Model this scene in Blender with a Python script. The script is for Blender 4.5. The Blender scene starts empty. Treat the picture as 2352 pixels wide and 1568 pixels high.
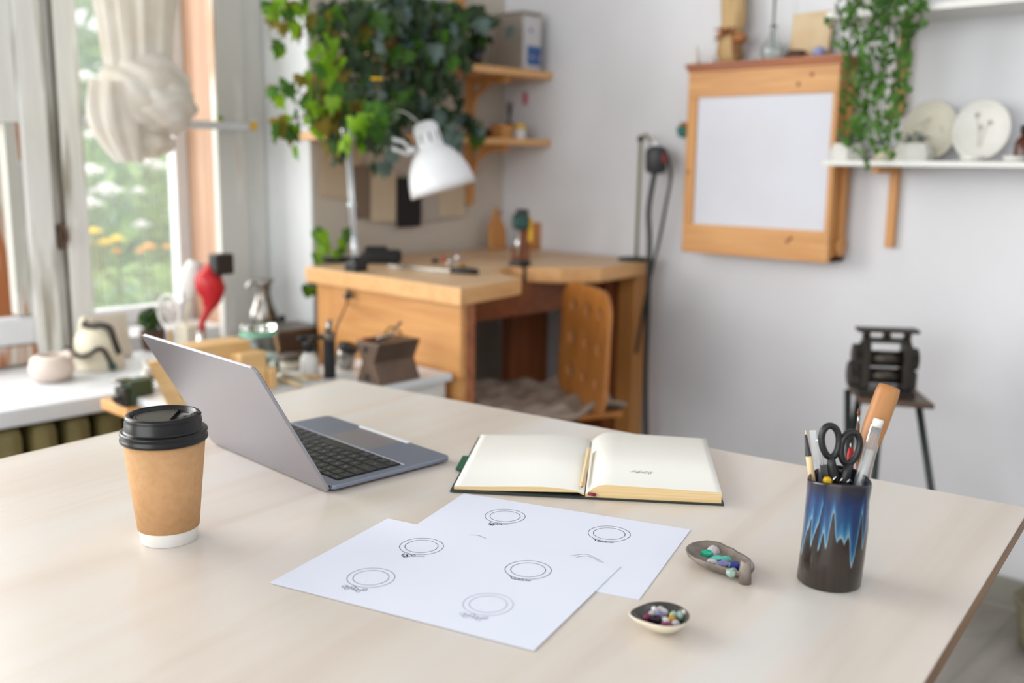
import bpy, bmesh, math, random
from mathutils import Vector, Matrix, noise
random.seed(11)
S = bpy.context.scene
COL = S.collection
PI = math.pi

# ------------------------------------------------------------------ camera
FPX, PITCH, ROLL, CH, YAW = 2279.64, 0.1782, 0.01232, 1.1715, 0.7487
fw = Vector((math.cos(PITCH)*math.cos(YAW), math.cos(PITCH)*math.sin(YAW), -math.sin(PITCH)))
r0 = Vector((math.sin(YAW), -math.cos(YAW), 0)); u0 = r0.cross(fw)
rt = r0*math.cos(ROLL)+u0*math.sin(ROLL); up = -r0*math.sin(ROLL)+u0*math.cos(ROLL)
EYE = Vector((0, 0, CH))
cd = bpy.data.cameras.new('camera'); cam = bpy.data.objects.new('camera', cd); COL.objects.link(cam)
mw = Matrix((( rt.x, up.x, -fw.x, EYE.x), (rt.y, up.y, -fw.y, EYE.y), (rt.z, up.z, -fw.z, EYE.z), (0, 0, 0, 1)))
cam.matrix_world = mw
cd.sensor_width = 36; cd.lens = FPX*36/2352
cd.dof.use_dof = True; cd.dof.focus_distance = 1.16; cd.dof.aperture_fstop = 2.8
cd.clip_start = .02
S.camera = cam

# ------------------------------------------------------------------ light
S.view_settings.view_transform = 'Standard'; S.view_settings.look = 'None'
S.view_settings.gamma = 1; S.view_settings.exposure = -0.77
S.view_settings.use_curve_mapping = False
w = bpy.data.worlds.new('overcast_sky'); S.world = w; w.use_nodes = True
wn = w.node_tree
bg = wn.nodes['Background']; bg.inputs['Strength'].default_value = 2.8
tc = wn.nodes.new('ShaderNodeTexCoord'); sx = wn.nodes.new('ShaderNodeSeparateXYZ')
rp = wn.nodes.new('ShaderNodeValToRGB')
wn.links.new(tc.outputs['Generated'], sx.inputs[0]); wn.links.new(sx.outputs['Z'], rp.inputs[0]); wn.links.new(rp.outputs[0], bg.inputs[0])
rp.color_ramp.elements[0].position = 0.0; rp.color_ramp.elements[0].color = (.62, .68, .66, 1)
rp.color_ramp.elements[1].position = 0.45; rp.color_ramp.elements[1].color = (1.0, 1.0, 1.02, 1)

def area(name, loc, target, sxx, syy, power, colr=(1, 1, 1)):
    l = bpy.data.lights.new(name, 'AREA'); l.shape = 'RECTANGLE'; l.size = sxx; l.size_y = syy; l.energy = power; l.color = colr
    o = bpy.data.objects.new(name, l); COL.objects.link(o); o.location = loc
    o.rotation_euler = (Vector(target)-Vector(loc)).to_track_quat('-Z', 'Y').to_euler(); return o
area('daylight_window_side', (-.6, 4.1, 1.9), (0.9, 1.4, .8), 3.0, 2.2, 270, (1, .985, .96))
area('daylight_window_high', (1.5, 4.4, 3.2), (1.3, 1.4, .75), 2.4, 1.6, 110, (1, .99, .97))

area('daylight_left_windows', (-6.0, .6, 1.9), (2.7, .9, 1.0), 6.0, 2.8, 400, (.98, .99, 1.0))  # added lamp to brighten the right wall; no windows built on this side

# ------------------------------------------------------------------ pixel helpers: the measured point of the place behind a photo pixel
def _ray(px, py): return (fw*FPX+rt*(px-1176)-up*(py-784)).normalized()
def _on(px, py, i, v):
    d = _ray(px, py); return EYE+d*((v-EYE[i])/d[i])
def oX(px, py, v): return _on(px, py, 0, v)
def oY(px, py, v): return _on(px, py, 1, v)
def oZ(px, py, v): return _on(px, py, 2, v)

# ------------------------------------------------------------------ materials
def lin(c):
    c = c/255; return c/12.92 if c <= .04045 else ((c+.055)/1.055)**2.4
def rgb(h):
    return (lin(int(h[0:2], 16)), lin(int(h[2:4], 16)), lin(int(h[4:6], 16)), 1)
def base(name, h, rough=.5, metal=0, spec=.5, **k):
    m = bpy.data.materials.new(name); m.use_nodes = True
    b = m.node_tree.nodes['Principled BSDF']
    b.inputs['Base Color'].default_value = rgb(h); b.inputs['Roughness'].default_value = rough
    b.inputs['Metallic'].default_value = metal; b.inputs['Specular IOR Level'].default_value = spec
    for a, v in k.items(): b.inputs[a.replace('_', ' ')].default_value = v
    return m, m.node_tree, b
def noisy(name, h1, h2, scale=(8, 8, 8), rough=.5, metal=0, spec=.5, pos=(.35, .65), detail=4, bump=0, nscale=1, dist=0, third=None, **k):
    m, nt, b = base(name, h1, rough, metal, spec, **k)
    t = nt.nodes.new('ShaderNodeTexCoord'); mp = nt.nodes.new('ShaderNodeMapping'); mp.inputs['Scale'].default_value = scale
    n = nt.nodes.new('ShaderNodeTexNoise'); n.inputs['Scale'].default_value = nscale; n.inputs['Detail'].default_value = detail; n.inputs['Distortion'].default_value = dist
    r = nt.nodes.new('ShaderNodeValToRGB'); r.color_ramp.elements[0].position = pos[0]; r.color_ramp.elements[1].position = pos[1]
    r.color_ramp.elements[0].color = rgb(h1); r.color_ramp.elements[1].color = rgb(h2)
    if third:
        e = r.color_ramp.elements.new(third[0]); e.color = rgb(third[1])
    nt.links.new(t.outputs['Object'], mp.inputs[0]); nt.links.new(mp.outputs[0], n.inputs['Vector'])
    nt.links.new(n.outputs['Fac'], r.inputs[0]); nt.links.new(r.outputs[0], b.inputs['Base Color'])
    if bump:
        bp = nt.nodes.new('ShaderNodeBump'); bp.inputs['Strength'].default_value = bump; bp.inputs['Distance'].default_value = .003
        nt.links.new(n.outputs['Fac'], bp.inputs['Height']); nt.links.new(bp.outputs[0], b.inputs['Normal'])
    return m
def plain(name, h, rough=.5, metal=0, spec=.5, **k): return base(name, h, rough, metal, spec, **k)[0]
def leafmat(name, h1, h2, trans=.45):
    m = bpy.data.materials.new(name); m.use_nodes = True; nt = m.node_tree; b = nt.nodes['Principled BSDF']
    out = nt.nodes['Material Output']; tr = nt.nodes.new('ShaderNodeBsdfTranslucent'); mx = nt.nodes.new('ShaderNodeMixShader')
    t = nt.nodes.new('ShaderNodeTexCoord'); n = nt.nodes.new('ShaderNodeTexNoise'); n.inputs['Scale'].default_value = 14
    r = nt.nodes.new('ShaderNodeValToRGB'); r.color_ramp.elements[0].color = rgb(h1); r.color_ramp.elements[1].color = rgb(h2)
    r.color_ramp.elements[0].position = .35; r.color_ramp.elements[1].position = .65
    nt.links.new(t.outputs['Object'], n.inputs['Vector']); nt.links.new(n.outputs['Fac'], r.inputs[0])
    nt.links.new(r.outputs[0], b.inputs['Base Color']); nt.links.new(r.outputs[0], tr.inputs[0])
    b.inputs['Roughness'].default_value = .45; b.inputs['Specular IOR Level'].default_value = .35
    mx.inputs[0].default_value = trans
    nt.links.new(b.outputs[0], mx.inputs[1]); nt.links.new(tr.outputs[0], mx.inputs[2]); nt.links.new(mx.outputs[0], out.inputs[0])
    return m

M = {}
M['ply'] = noisy('pale_plywood', 'd5d3cf', 'c9bcaf', (1.1, 11, 8), .32, spec=.95, pos=(.3, .75), detail=8, dist=.7, third=(.5, 'd6cdc3'))
M['plyedge'] = noisy('plywood_edge', '8a6a48', '6b5038', (4, 4, 220), .6)
M['wall'] = noisy('white_wall_paint', 'dfdfe3', 'd6d6da', (2, 2, 2), .7, spec=.2, bump=.05)
M['wallb'] = noisy('warm_wall_paint', 'cfc7bb', 'c5bcae', (2, 2, 2), .7, spec=.2)
M['reveal'] = noisy('reveal_paint', 'dfe2e4', 'd3d7d9', (3, 3, 3), .6, spec=.2)
M['flake'] = noisy('flaking_white_paint', 'cfcfca', 'a8703f', (22, 22, 3.0), .5, pos=(.60, .66), detail=7, dist=.5, third=(.57, 'b9b8b0'))
M['paintw'] = noisy('old_white_paint', 'e6e6e2', '9b9686', (26, 26, 2.2), .5, pos=(.56, .70), detail=8, third=(.4, 'dcdcd7'))
M['flakel'] = noisy('chipped_white_paint', 'e0e0dc', 'b98c66', (24, 24, 1.6), .5, pos=(.62, .68), detail=7, dist=.4, third=(.57, 'cfcec8'))
M['seam'] = noisy('dirty_wood_seam', '8b8778', '5f4c3a', (30, 30, 6), .8)
M['benchtop'] = noisy('worn_pine_top', 'dcbf9b', 'c9a27a', (3, 30, 30), .42, pos=(.3, .75), detail=5, dist=.8)  # paler than the pine on the sides of the bench top
M['legdark'] = plain('dark_green_black_paint', '17221f', .45)
M['barewood'] = noisy('bare_reddish_wood', '98725a', 'b8967e', (25, 25, 1.5), .6, pos=(.3, .7), detail=6)
M['flakewood'] = noisy('wood_with_paint_rests', 'a8673c', 'd0cabf', (14, 14, 2.2), .55, pos=(.46, .54), detail=7, dist=.6)
M['sill'] = noisy('white_sill_paint', 'e3e6ea', 'd2d5d8', (3, 12, 3), .35)
M['floor'] = noisy('grey_vinyl_floor', '9f9a92', '88827a', (3, 16, 3), .4, detail=6)
M['base'] = plain('grey_skirting', '8f8d84', .5)
M['pine'] = noisy('honey_pine', 'd69d5c', 'bd8045', (2, 2, 26), .45, pos=(.3, .75), detail=5, dist=.8)
M['pinex'] = noisy('honey_pine_along_x', 'e0ae74', 'cb965f', (3, 40, 40), .45, pos=(.3, .75), detail=5, dist=.8)
M['piney'] = noisy('honey_pine_along_y', 'd7a062', 'bd8248', (40, 3, 40), .45, pos=(.3, .75), detail=5, dist=.8)
M['pinez'] = noisy('honey_pine_upright', 'cf9656', 'b97c43', (40, 40, 3), .45, pos=(.3, .75), detail=5, dist=.8)
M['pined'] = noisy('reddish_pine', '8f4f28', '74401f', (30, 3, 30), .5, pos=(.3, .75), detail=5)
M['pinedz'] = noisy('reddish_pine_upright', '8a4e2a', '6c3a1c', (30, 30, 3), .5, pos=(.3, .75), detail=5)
M['cap'] = noisy('red_brown_moulding', 'b06a42', '8f5231', (30, 3, 30), .4)
M['toolwood'] = noisy('brown_turned_wood', 'b98450', 'a77040', (60, 60, 6), .5)
M['lightwood'] = noisy('light_beech', 'e2bd86', 'cfa469', (4, 30, 30), .5)
M['chairwood'] = noisy('varnished_ply', 'b9783a', 'a3662c', (30, 30, 4), .35, detail=5)
M['kraft'] = noisy('kraft_paper', 'c89f74', 'bc9064', (60, 60, 60), .75, spec=.2, detail=8, nscale=2, pos=(.25, .75))
M['cupwhite'] = plain('white_paper', 'e4e3df', .5)
M['lid'] = plain('black_plastic_lid', '0c0c0e', .30, spec=.38)
M['alu'] = plain('space_grey_aluminium', '9c9aa0', .42, .75)
M['alud'] = plain('aluminium_edge', 'a4a4ab', .5, .7)  # lid edge tone, lightened for the light it catches
M['aluk'] = plain('deck_aluminium', '8e96a8', .42, .75)
M['strip'] = plain('bright_deck_edge', 'c3cbe0', .4)
M['tpad'] = plain('trackpad_glass', '969296', .35, .5)
M['key'] = plain('black_key', '24282b', .4)
M['kwell'] = plain('keyboard_well', '08090a', .6)
M['legend'] = plain('key_legend', 'd5d8da', .6)
M['screen'] = plain('screen_glass', '08080a', .1)
M['gold'] = plain('polished_bevel', 'eef1f3', .35, .2)  # near-white colour stands in for the reflection in the laptop notch
M['paper'] = plain('bright_white_paper', 'dde2f0', .65, spec=.2)
M['ink'] = plain('black_ink_line', '08080c', .8)
M['ink2'] = plain('grey_ink_line', '5c5e6c', .7)
M['ink3'] = plain('faint_grey_line', 'b3b5c2', .7)
M['page'] = noisy('ivory_page', 'efefe9', 'ebeae2', (3, 3, 3), .6, spec=.2)
M['pageedge'] = noisy('cream_page_edges', 'ecd3a6', 'd9b982', (2, 2, 900), .7, spec=.1)
M['cover'] = plain('dark_green_cover', '1c2a27', .5)
M['elastic'] = plain('green_elastic', '14553d', .6)
M['ribbon'] = plain('wine_ribbon', '7d1832', .5)
M['pencil'] = noisy('raw_wood_pencil', 'e6cfa6', 'd6b98a', (8, 8, 8), .5)
M['graphite'] = plain('graphite', '2b2b2d', .4)
M['clay'] = noisy('grey_brown_clay', '8c8077', '665c54', (60, 60, 60), .55, detail=6, bump=.6, spec=.6)
M['lead'] = plain('dark_silver_glaze', '54524f', .22, .8)
M['cream'] = plain('cream_ceramic', 'd8d0ba', .35)
M['pinkc'] = noisy('pink_white_ceramic', 'ddd0c6', 'd2c2b7', (5, 5, 5), .45)
M['whitec'] = noisy('white_plaster', 'dcdad4', 'd0cec6', (12, 12, 12), .5)
M['ivoryc'] = noisy('ivory_ceramic', 'd8d2c2', 'c8c0ad', (10, 10, 10), .4)
M['terra'] = plain('brown_clay_pot', '6e3a20', .6)
M['black'] = plain('black_plastic', '17181a', .4)
M['blackm'] = plain('matt_black', '1c1c1e', .8)
M['dgrey'] = plain('dark_grey_plastic', '3b3c3f', .5)
M['red'] = plain('red_plastic', 'c01822', .4)
M['redorange'] = plain('orange_red_plastic', 'c9402c', .45)
M['pink'] = plain('pink_tag', 'c4566a', .6)
M['yellow'] = plain('yellow_plastic', 'e7b913', .45)
M['teal'] = plain('teal_plastic', '0f6b63', .4)
M['dteal'] = plain('dark_teal_paint', '17453f', .45)
M['green'] = plain('dark_green_paint', '2e3f26', .5)
M['olive'] = noisy('olive_radiator_paint', '857b4d', '6a623e', (6, 6, 6), .4)
M['steel'] = noisy('brushed_steel', 'b8b6b0', '8f8b84', (4, 4, 60), .25, metal=1)
M['chrome'] = plain('chrome', 'd8d8da', .12, 1)
M['brass'] = plain('brass', 'b18a3e', .3, .9)
M['iron'] = noisy('dark_cast_iron', '3c3731', '2a2622', (12, 12, 12), .45, metal=.4, bump=.3)
M['ironl'] = noisy('worn_steel', '6e665c', '4b453e', (12, 12, 12), .35, metal=.6)
M['iron2'] = noisy('steel_roller', '4c463f', '36312c', (12, 12, 12), .3, metal=.7)
M['brownm'] = noisy('brown_bronze_metal', '6f5a4b', '54443a', (9, 9, 9), .45, metal=.35)
M['dkbox'] = noisy('dark_brown_metal', '4a3d37', '39302b', (9, 9, 9), .5, metal=.2)
M['armgrey'] = plain('silver_grey_enamel', 'c3c7cc', .3, .3)
M['mint'] = plain('mint_green_rubber', '6fb898', .5)
M['lampw'] = plain('white_enamel', 'e9ebee', .3)
M['cord'] = plain('dark_cable', '2b2f2f', .6)
M['cordb'] = plain('brown_cable', '6b4a35', .6)
M['olivepole'] = plain('olive_pole', '77764f', .5)
M['cardboard'] = noisy('tan_card', 'cdbda4', 'bfae94', (5, 5, 5), .8, spec=.1)
M['greycard'] = plain('grey_card', 'b9b1a8', .8, spec=.1)
M['panel'] = noisy('white_board', 'd2d3de', 'c9cad3', (3, 3, 3), .5, third=(.5, 'cfd0d8'))
M['shelfw'] = plain('white_shelf', 'dcdcd8', .45)
M['devbody'] = plain('beige_grey_metal', '9f9890', .45, .3)
M['devface'] = plain('pale_metal_face', 'c6c3c4', .4, .2)
M['blue'] = plain('blue_panel', '2a568f', .4)
M['bluec'] = plain('blue_white_porcelain', '8d96c4', .3)
M['bark'] = noisy('driftwood', 'c8a878', '9c7a4e', (20, 20, 4), .7, bump=.5)
M['dried'] = plain('dried_orange_leaf', 'a0683c', .7)
M['stone'] = noisy('sandstone', 'd3bd9b', 'c4a782', (14, 14, 14), .8, bump=.3)
M['stoned'] = plain('brown_stone', '54382a', .6)
M['amber'] = plain('brown_bottle_glass', '4c1f0c', .15)
M['fabric'] = leafmat('cream_muslin', 'f6f2ea', 'efe7da', .25)
M['sheep'] = noisy('grey_wool_cover', 'a99a8e', '857669', (12, 40, 12), .9, spec=.05, bump=.8)
M['stonedk'] = plain('brown_card', '7d6c5c', .8)
M['soil'] = plain('potting_soil', '3a2a1c', .9)
M['wicker'] = noisy('wicker', '7f775f', '5f5844', (60, 60, 200), .7)
M['stem'] = plain('plant_stem', '5b6a32', .6)
M['stemb'] = plain('woody_stem', '6a4a30', .7)
M['lf1'] = leafmat('ivy_leaf_dark', '24381f', '3c5233', .2)
M['lf2'] = leafmat('ivy_leaf_mid', '39601f', '52802a', .4)
M['lf3'] = leafmat('ivy_leaf_bright', '6fa014', '93bd2c', .5)
M['lf4'] = leafmat('ivy_leaf_blue_green', '4c6460', '71857c', .15)
M['lf6'] = leafmat('ivy_leaf_olive', '6f6a1c', '8f7a2c', .4)
M['lf5'] = leafmat('small_leaf_green', '3f6e2a', '5f8f3c', .35)
M['gl1'] = leafmat('garden_leaf_pale', '8fb06c', 'b4cd92', .5)
M['gl2'] = leafmat('garden_leaf_grey', '8aa585', 'a8bba3', .5)
M['gl3'] = leafmat('garden_leaf_dark', '6c8d68', '86a57f', .5)
M['petal'] = leafmat('yellow_petal', 'f2cf1e', 'f7dc45', .4)
M['petalo'] = leafmat('orange_petal', 'efa63a', 'f2b95a', .4)
M['petalw'] = leafmat('white_petal', 'f4f2f0', 'e8e6e6', .3)
M['grass'] = noisy('garden_ground', '6d8a50', '8aa56a', (3, 3, 3), .9)
def glass(name, h, rough=.02, ior=1.45, a=1):
    m, nt, b = base(name, h, rough); b.inputs['Transmission Weight'].default_value = a; b.inputs['IOR'].default_value = ior; return m
M['glass'] = glass('clear_glass', 'f4faf8')
M['jarglass'] = glass('greenish_jar_glass', 'e8f2ee', .06)
M['clearp'] = glass('clear_plastic', 'eceef0', .12, 1.4, .8)
def panemat(name, haze):
    m = bpy.data.materials.new(name); m.use_nodes = True; nt = m.node_tree; nt.nodes.remove(nt.nodes['Principled BSDF']); out = nt.nodes['Material Output']
    tr = nt.nodes.new('ShaderNodeBsdfTransparent'); tl = nt.nodes.new('ShaderNodeBsdfTranslucent'); gl = nt.nodes.new('ShaderNodeBsdfGlossy'); gl.inputs['Roughness'].default_value = .02
    tl.inputs[0].default_value = (.9, .93, .92, 1)
    m1 = nt.nodes.new('ShaderNodeMixShader'); m1.inputs[0].default_value = haze; m2 = nt.nodes.new('ShaderNodeMixShader'); m2.inputs[0].default_value = .05
    nt.links.new(tr.outputs[0], m1.inputs[1]); nt.links.new(tl.outputs[0], m1.inputs[2]); nt.links.new(m1.outputs[0], m2.inputs[1]); nt.links.new(gl.outputs[0], m2.inputs[2]); nt.links.new(m2.outputs[0], out.inputs[0])
    return m
M['pane'] = panemat('dusty_window_glass', .07)  # translucent white mixed in as haze, washing out the garden
M['lens'] = panemat('lens_glass', .25)
M['frost'] = plain('frosted_white_plastic', 'e2e2de', .4)
M['gem_white'] = plain('milky_quartz', 'd9d4d6', .15, Transmission_Weight=.3)
M['gem_green'] = noisy('malachite_green', '0f8f6e', '2bb596', (200, 200, 200), .12)
M['gem_teal'] = noisy('turquoise', '3fa596', '68bfae', (200, 200, 200), .15)
M['gem_blue'] = plain('lapis_blue', '25307f', .12)
M['gem_violet'] = noisy('fluorite_violet', '6a5c94', '8a86b4', (200, 200, 200), .12)
M['gem_pale'] = plain('pale_green_stone', 'b0cfc0', .15, Transmission_Weight=.3)
M['gem_amber'] = plain('amber', 'd9a40f', .1, Transmission_Weight=.3)
M['gem_wine'] = plain('ruby_wine', '7c1c4a', .12)
M['gem_dark'] = plain('dark_garnet', '20101c', .1)

def glaze():
    m, nt, b = base('blue_drip_glaze', '2b2622', .16)
    t = nt.nodes.new('ShaderNodeTexCoord'); s = nt.nodes.new('ShaderNodeSeparateXYZ'); nt.links.new(t.outputs['Object'], s.inputs[0])
    at = nt.nodes.new('ShaderNodeMath'); at.operation = 'ARCTAN2'; nt.links.new(s.outputs['Y'], at.inputs[0]); nt.links.new(s.outputs['X'], at.inputs[1])
    cb = nt.nodes.new('ShaderNodeCombineXYZ'); nt.links.new(at.outputs[0], cb.inputs[0])
    n = nt.nodes.new('ShaderNodeTexNoise'); n.inputs['Scale'].default_value = 2.7; n.inputs['Detail'].default_value = 1.2; nt.links.new(cb.outputs[0], n.inputs['Vector'])
    mr = nt.nodes.new('ShaderNodeMapRange'); mr.inputs['From Min'].default_value = .3; mr.inputs['From Max'].default_value = .7
    mr.inputs['To Min'].default_value = .022; mr.inputs['To Max'].default_value = .098; nt.links.new(n.outputs['Fac'], mr.inputs[0])
    sb = nt.nodes.new('ShaderNodeMath'); sb.operation = 'SUBTRACT'; nt.links.new(s.outputs['Z'], sb.inputs[0]); nt.links.new(mr.outputs[0], sb.inputs[1])
    n2 = nt.nodes.new('ShaderNodeTexNoise'); n2.inputs['Scale'].default_value = 60; nt.links.new(t.outputs['Object'], n2.inputs['Vector'])
    ad = nt.nodes.new('ShaderNodeMath'); ad.operation = 'MULTIPLY_ADD'; ad.inputs[1].default_value = .012; nt.links.new(n2.outputs['Fac'], ad.inputs[0]); nt.links.new(sb.outputs[0], ad.inputs[2])
    r = nt.nodes.new('ShaderNodeValToRGB'); mr2 = nt.nodes.new('ShaderNodeMapRange'); mr2.inputs['From Min'].default_value = -.1; mr2.inputs['From Max'].default_value = .1
    nt.links.new(ad.outputs[0], mr2.inputs[0]); nt.links.new(mr2.outputs[0], r.inputs[0])
    cr = r.color_ramp; cr.elements[0].position = 0; cr.elements[0].color = rgb('3a322c'); cr.elements[1].position = 1; cr.elements[1].color = rgb('2a2d4a')
    for p, h in ((.515, '2a221e'), (.53, '7896a2'), (.552, '3f7496'), (.60, '204a73'), (.70, '1c3460')):
        e = cr.elements.new(p); e.color = rgb(h)
    # dark band at the rim
    r3 = nt.nodes.new('ShaderNodeValToRGB'); mr3 = nt.nodes.new('ShaderNodeMapRange'); mr3.inputs['From Min'].default_value = .09; mr3.inputs['From Max'].default_value = .109
    nt.links.new(s.outputs['Z'], mr3.inputs[0]); nt.links.new(mr3.outputs[0], r3.inputs[0])
    mx = nt.nodes.new('ShaderNodeMixRGB'); mx.inputs[2].default_value = rgb('201c22'); nt.links.new(r3.outputs[0], mx.inputs[0]); nt.links.new(r.outputs[0], mx.inputs[1])
    nt.links.new(mx.outputs[0], b.inputs['Base Color'])
    return m
M['glaze'] = glaze()

# ------------------------------------------------------------------ mesh builder
ROOTM = {}
class MB:
    def __init__(s): s.b = bmesh.new()
    def _xf(s, vs, m):
        if m is not None: bmesh.ops.transform(s.b, matrix=m, verts=vs)
    def box(s, c, d, m=None, bev=0, mi=0):
        r = bmesh.ops.create_cube(s.b, size=1); vs = r['verts']
        for v in vs: v.co = Vector((c[0]+v.co.x*d[0], c[1]+v.co.y*d[1], c[2]+v.co.z*d[2]))
        fs = set(f for v in vs for f in v.link_faces)
        for f in fs: f.material_index = mi
        if bev:
            es = list(set(e for v in vs for e in v.link_edges))
            rr = bmesh.ops.bevel(s.b, geom=es, offset=bev, segments=2, affect='EDGES', profile=.6)
            vs = list(set(v for f in rr['faces'] for v in f.verts) | set(v for v in vs if v.is_valid))
            seen = set(vs); st = list(vs)
            while st:
                v = st.pop()
                for e in v.link_edges:
                    o = e.other_vert(v)
                    if o not in seen: seen.add(o); st.append(o)
            vs = list(seen)
            for v in vs:
                for f in v.link_faces: f.material_index = mi
        s._xf(vs, m); return s
    def bb(s, a, b, bev=0, mi=0, m=None):
        return s.box([(a[i]+b[i])/2 for i in range(3)], [abs(b[i]-a[i]) for i in range(3)], m, bev, mi)
    def prism(s, pts, z0, z1, m=None, mi=0):
        lo = [s.b.verts.new((p[0], p[1], z0)) for p in pts]; hi = [s.b.verts.new((p[0], p[1], z1)) for p in pts]
        n = len(pts); fs = [s.b.faces.new(lo[::-1]), s.b.faces.new(hi)]
        for i in range(n): fs.append(s.b.faces.new((lo[i], lo[(i+1) % n], hi[(i+1) % n], hi[i])))
        for f in fs: f.material_index = mi
        s._xf(lo+hi, m); return s
    def lathe(s, prof, n=40, m=None, mi=0, fn=None, close=True):
        rings = []
        allv = []
        for (r, z) in prof:
            if r < 1e-6:
                v = s.b.verts.new((0, 0, z)); rings.append([v]); allv.append(v)
            else:
                rg = []
                for i in range(n):
                    a = 2*PI*i/n; co = Vector((r*math.cos(a), r*math.sin(a), z))
                    if fn: co = fn(co, a)
                    rg.append(s.b.verts.new(co))
                rings.append(rg); allv += rg
        for A, B in zip(rings, rings[1:]):
            if len(A) == 1 and len(B) == 1: continue
            for i in range(n):
                j = (i+1) % n
                if len(A) == 1: f = s.b.faces.new((A[0], B[i], B[j])) if False else s.b.faces.new((A[0], B[j], B[i]))
                elif len(B) == 1: f = s.b.faces.new((A[i], A[j], B[0]))
                else: f = s.b.faces.new((A[i], A[j], B[j], B[i]))
                f.material_index = mi; f.smooth = True
        s._xf(allv, m); return s
    def tube(s, pts, r, n=10, mi=0, m=None, cap=True):
        pts = [Vector(p) for p in pts]; rs = r if isinstance(r, (list, tuple)) else [r]*len(pts)
        rings = []; prev = None
        for i, p in enumerate(pts):
            a = pts[max(i-1, 0)]; b = pts[min(i+1, len(pts)-1)]; t = (b-a)
            t = t.normalized() if t.length > 1e-9 else Vector((0, 0, 1))
            if prev is None:
                x = t.orthogonal().normalized()
            else:
                x = prev-t*prev.dot(t); x = x.normalized() if x.length > 1e-6 else t.orthogonal().normalized()
            prev = x; y = t.cross(x)
            rings.append([s.b.verts.new(p+(x*math.cos(2*PI*k/n)+y*math.sin(2*PI*k/n))*rs[i]) for k in range(n)])
        for A, B in zip(rings, rings[1:]):
            for k in range(n):
                f = s.b.faces.new((A[k], A[(k+1) % n], B[(k+1) % n], B[k])); f.smooth = True; f.material_index = mi
        if cap:
            f = s.b.faces.new(rings[0][::-1]); f.material_index = mi
            f = s.b.faces.new(rings[-1]); f.material_index = mi
        s._xf([v for q in rings for v in q], m); return s
    def ball(s, c, r, sc=(1, 1, 1), seg=20, mi=0, m=None, jit=0):
        q = bmesh.ops.create_uvsphere(s.b, u_segments=seg, v_segments=max(6, seg//2), radius=1); vs = q['verts']
        for v in vs:
            k = 1+jit*noise.noise(v.co*2.1+Vector(c)*31)
            v.co = Vector((c[0]+v.co.x*r*sc[0]*k, c[1]+v.co.y*r*sc[1]*k, c[2]+v.co.z*r*sc[2]*k))
            for f in v.link_faces: f.smooth = True; f.material_index = mi
        s._xf(vs, m); return s
    def quad(s, a, b, c, d, mi=0):
        f = s.b.faces.new([s.b.verts.new(p) for p in (a, b, c, d)]); f.material_index = mi; return s
    def make(s, name, mats, parent=None, kind=None, label=None, cat=None, group=None, local=False, smooth=None, bevel=0, subd=0, fix=True):
        if not isinstance(mats, (list, tuple)): mats = [mats]
        if fix: bmesh.ops.recalc_face_normals(s.b, faces=s.b.faces)
        me = bpy.data.meshes.new(name); o = bpy.data.objects.new(name, me); COL.objects.link(o)
        if parent is not None:
            if not local: bmesh.ops.transform(s.b, matrix=ROOTM[rootof(parent).name].inverted(), verts=s.b.verts)
            o.parent = parent
        elif not local:
            xs = [v.co for v in s.b.verts]
            c = Vector(((min(v.x for v in xs)+max(v.x for v in xs))/2, (min(v.y for v in xs)+max(v.y for v in xs))/2, min(v.z for v in xs)))
            bmesh.ops.translate(s.b, vec=-c, verts=s.b.verts); o.location = c
            ROOTM[o.name] = Matrix.Translation(c)
        s.b.to_mesh(me); s.b.free()
        for mm in mats: me.materials.append(M[mm] if isinstance(mm, str) else mm)
        if smooth is not None:
            for p in me.polygons: p.use_smooth = smooth
        if bevel:
            md = o.modifiers.new('bevel', 'BEVEL'); md.width = bevel; md.segments = 2; md.limit_method = 'ANGLE'
        if subd:
            md = o.modifiers.new('subd', 'SUBSURF'); md.levels = subd; md.render_levels = subd
        if kind: o['kind'] = kind
        if label: o['label'] = label
        if cat: o['category'] = cat
        if group: o['group'] = group
        return o
def rootof(o):
    while o.parent: o = o.parent
    return o
def thing(name, label, cat, loc=(0, 0, 0), rz=0, group=None, mat=None):
    o = bpy.data.objects.new(name, None); COL.objects.link(o); o.empty_display_size = .05
    m = mat if mat is not None else Matrix.Translation(Vector(loc)) @ Matrix.Rotation(rz, 4, 'Z')
    o.matrix_world = m; o.matrix_basis = m; ROOTM[o.name] = m.copy()
    o['label'] = label; o['category'] = cat
    if group: o['group'] = group
    return o
def T(x, y, z, rz=0, rx=0, ry=0):
    return Matrix.Translation((x, y, z)) @ Matrix.Rotation(rz, 4, 'Z') @ Matrix.Rotation(ry, 4, 'Y') @ Matrix.Rotation(rx, 4, 'X')
def axis(p, d):   # matrix whose Z runs along d, at p
    return Matrix.Translation(Vector(p)) @ Vector(d).to_track_quat('Z', 'Y').to_matrix().to_4x4()
def bez(pts, n=8):
    P = [Vector(p) for p in pts]; out = []
    for i in range(len(P)-1):
        a = P[max(i-1, 0)]; b = P[i]; c = P[i+1]; d = P[min(i+2, len(P)-1)]
        for k in range(n):
            t = k/n; out.append(.5*((2*b)+(c-a)*t+(2*a-5*b+4*c-d)*t*t+(3*b-a-3*c+d)*t**3))
    out.append(P[-1]); return out

# ================================================================== SETTING
XR, YW = 2.779, 2.64
SILLZ = .595
TZ = .75
MB().bb((-3, -3, -.05), (XR+.1, YW+.05, 0)).make('floor', 'floor', kind='structure')
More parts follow.
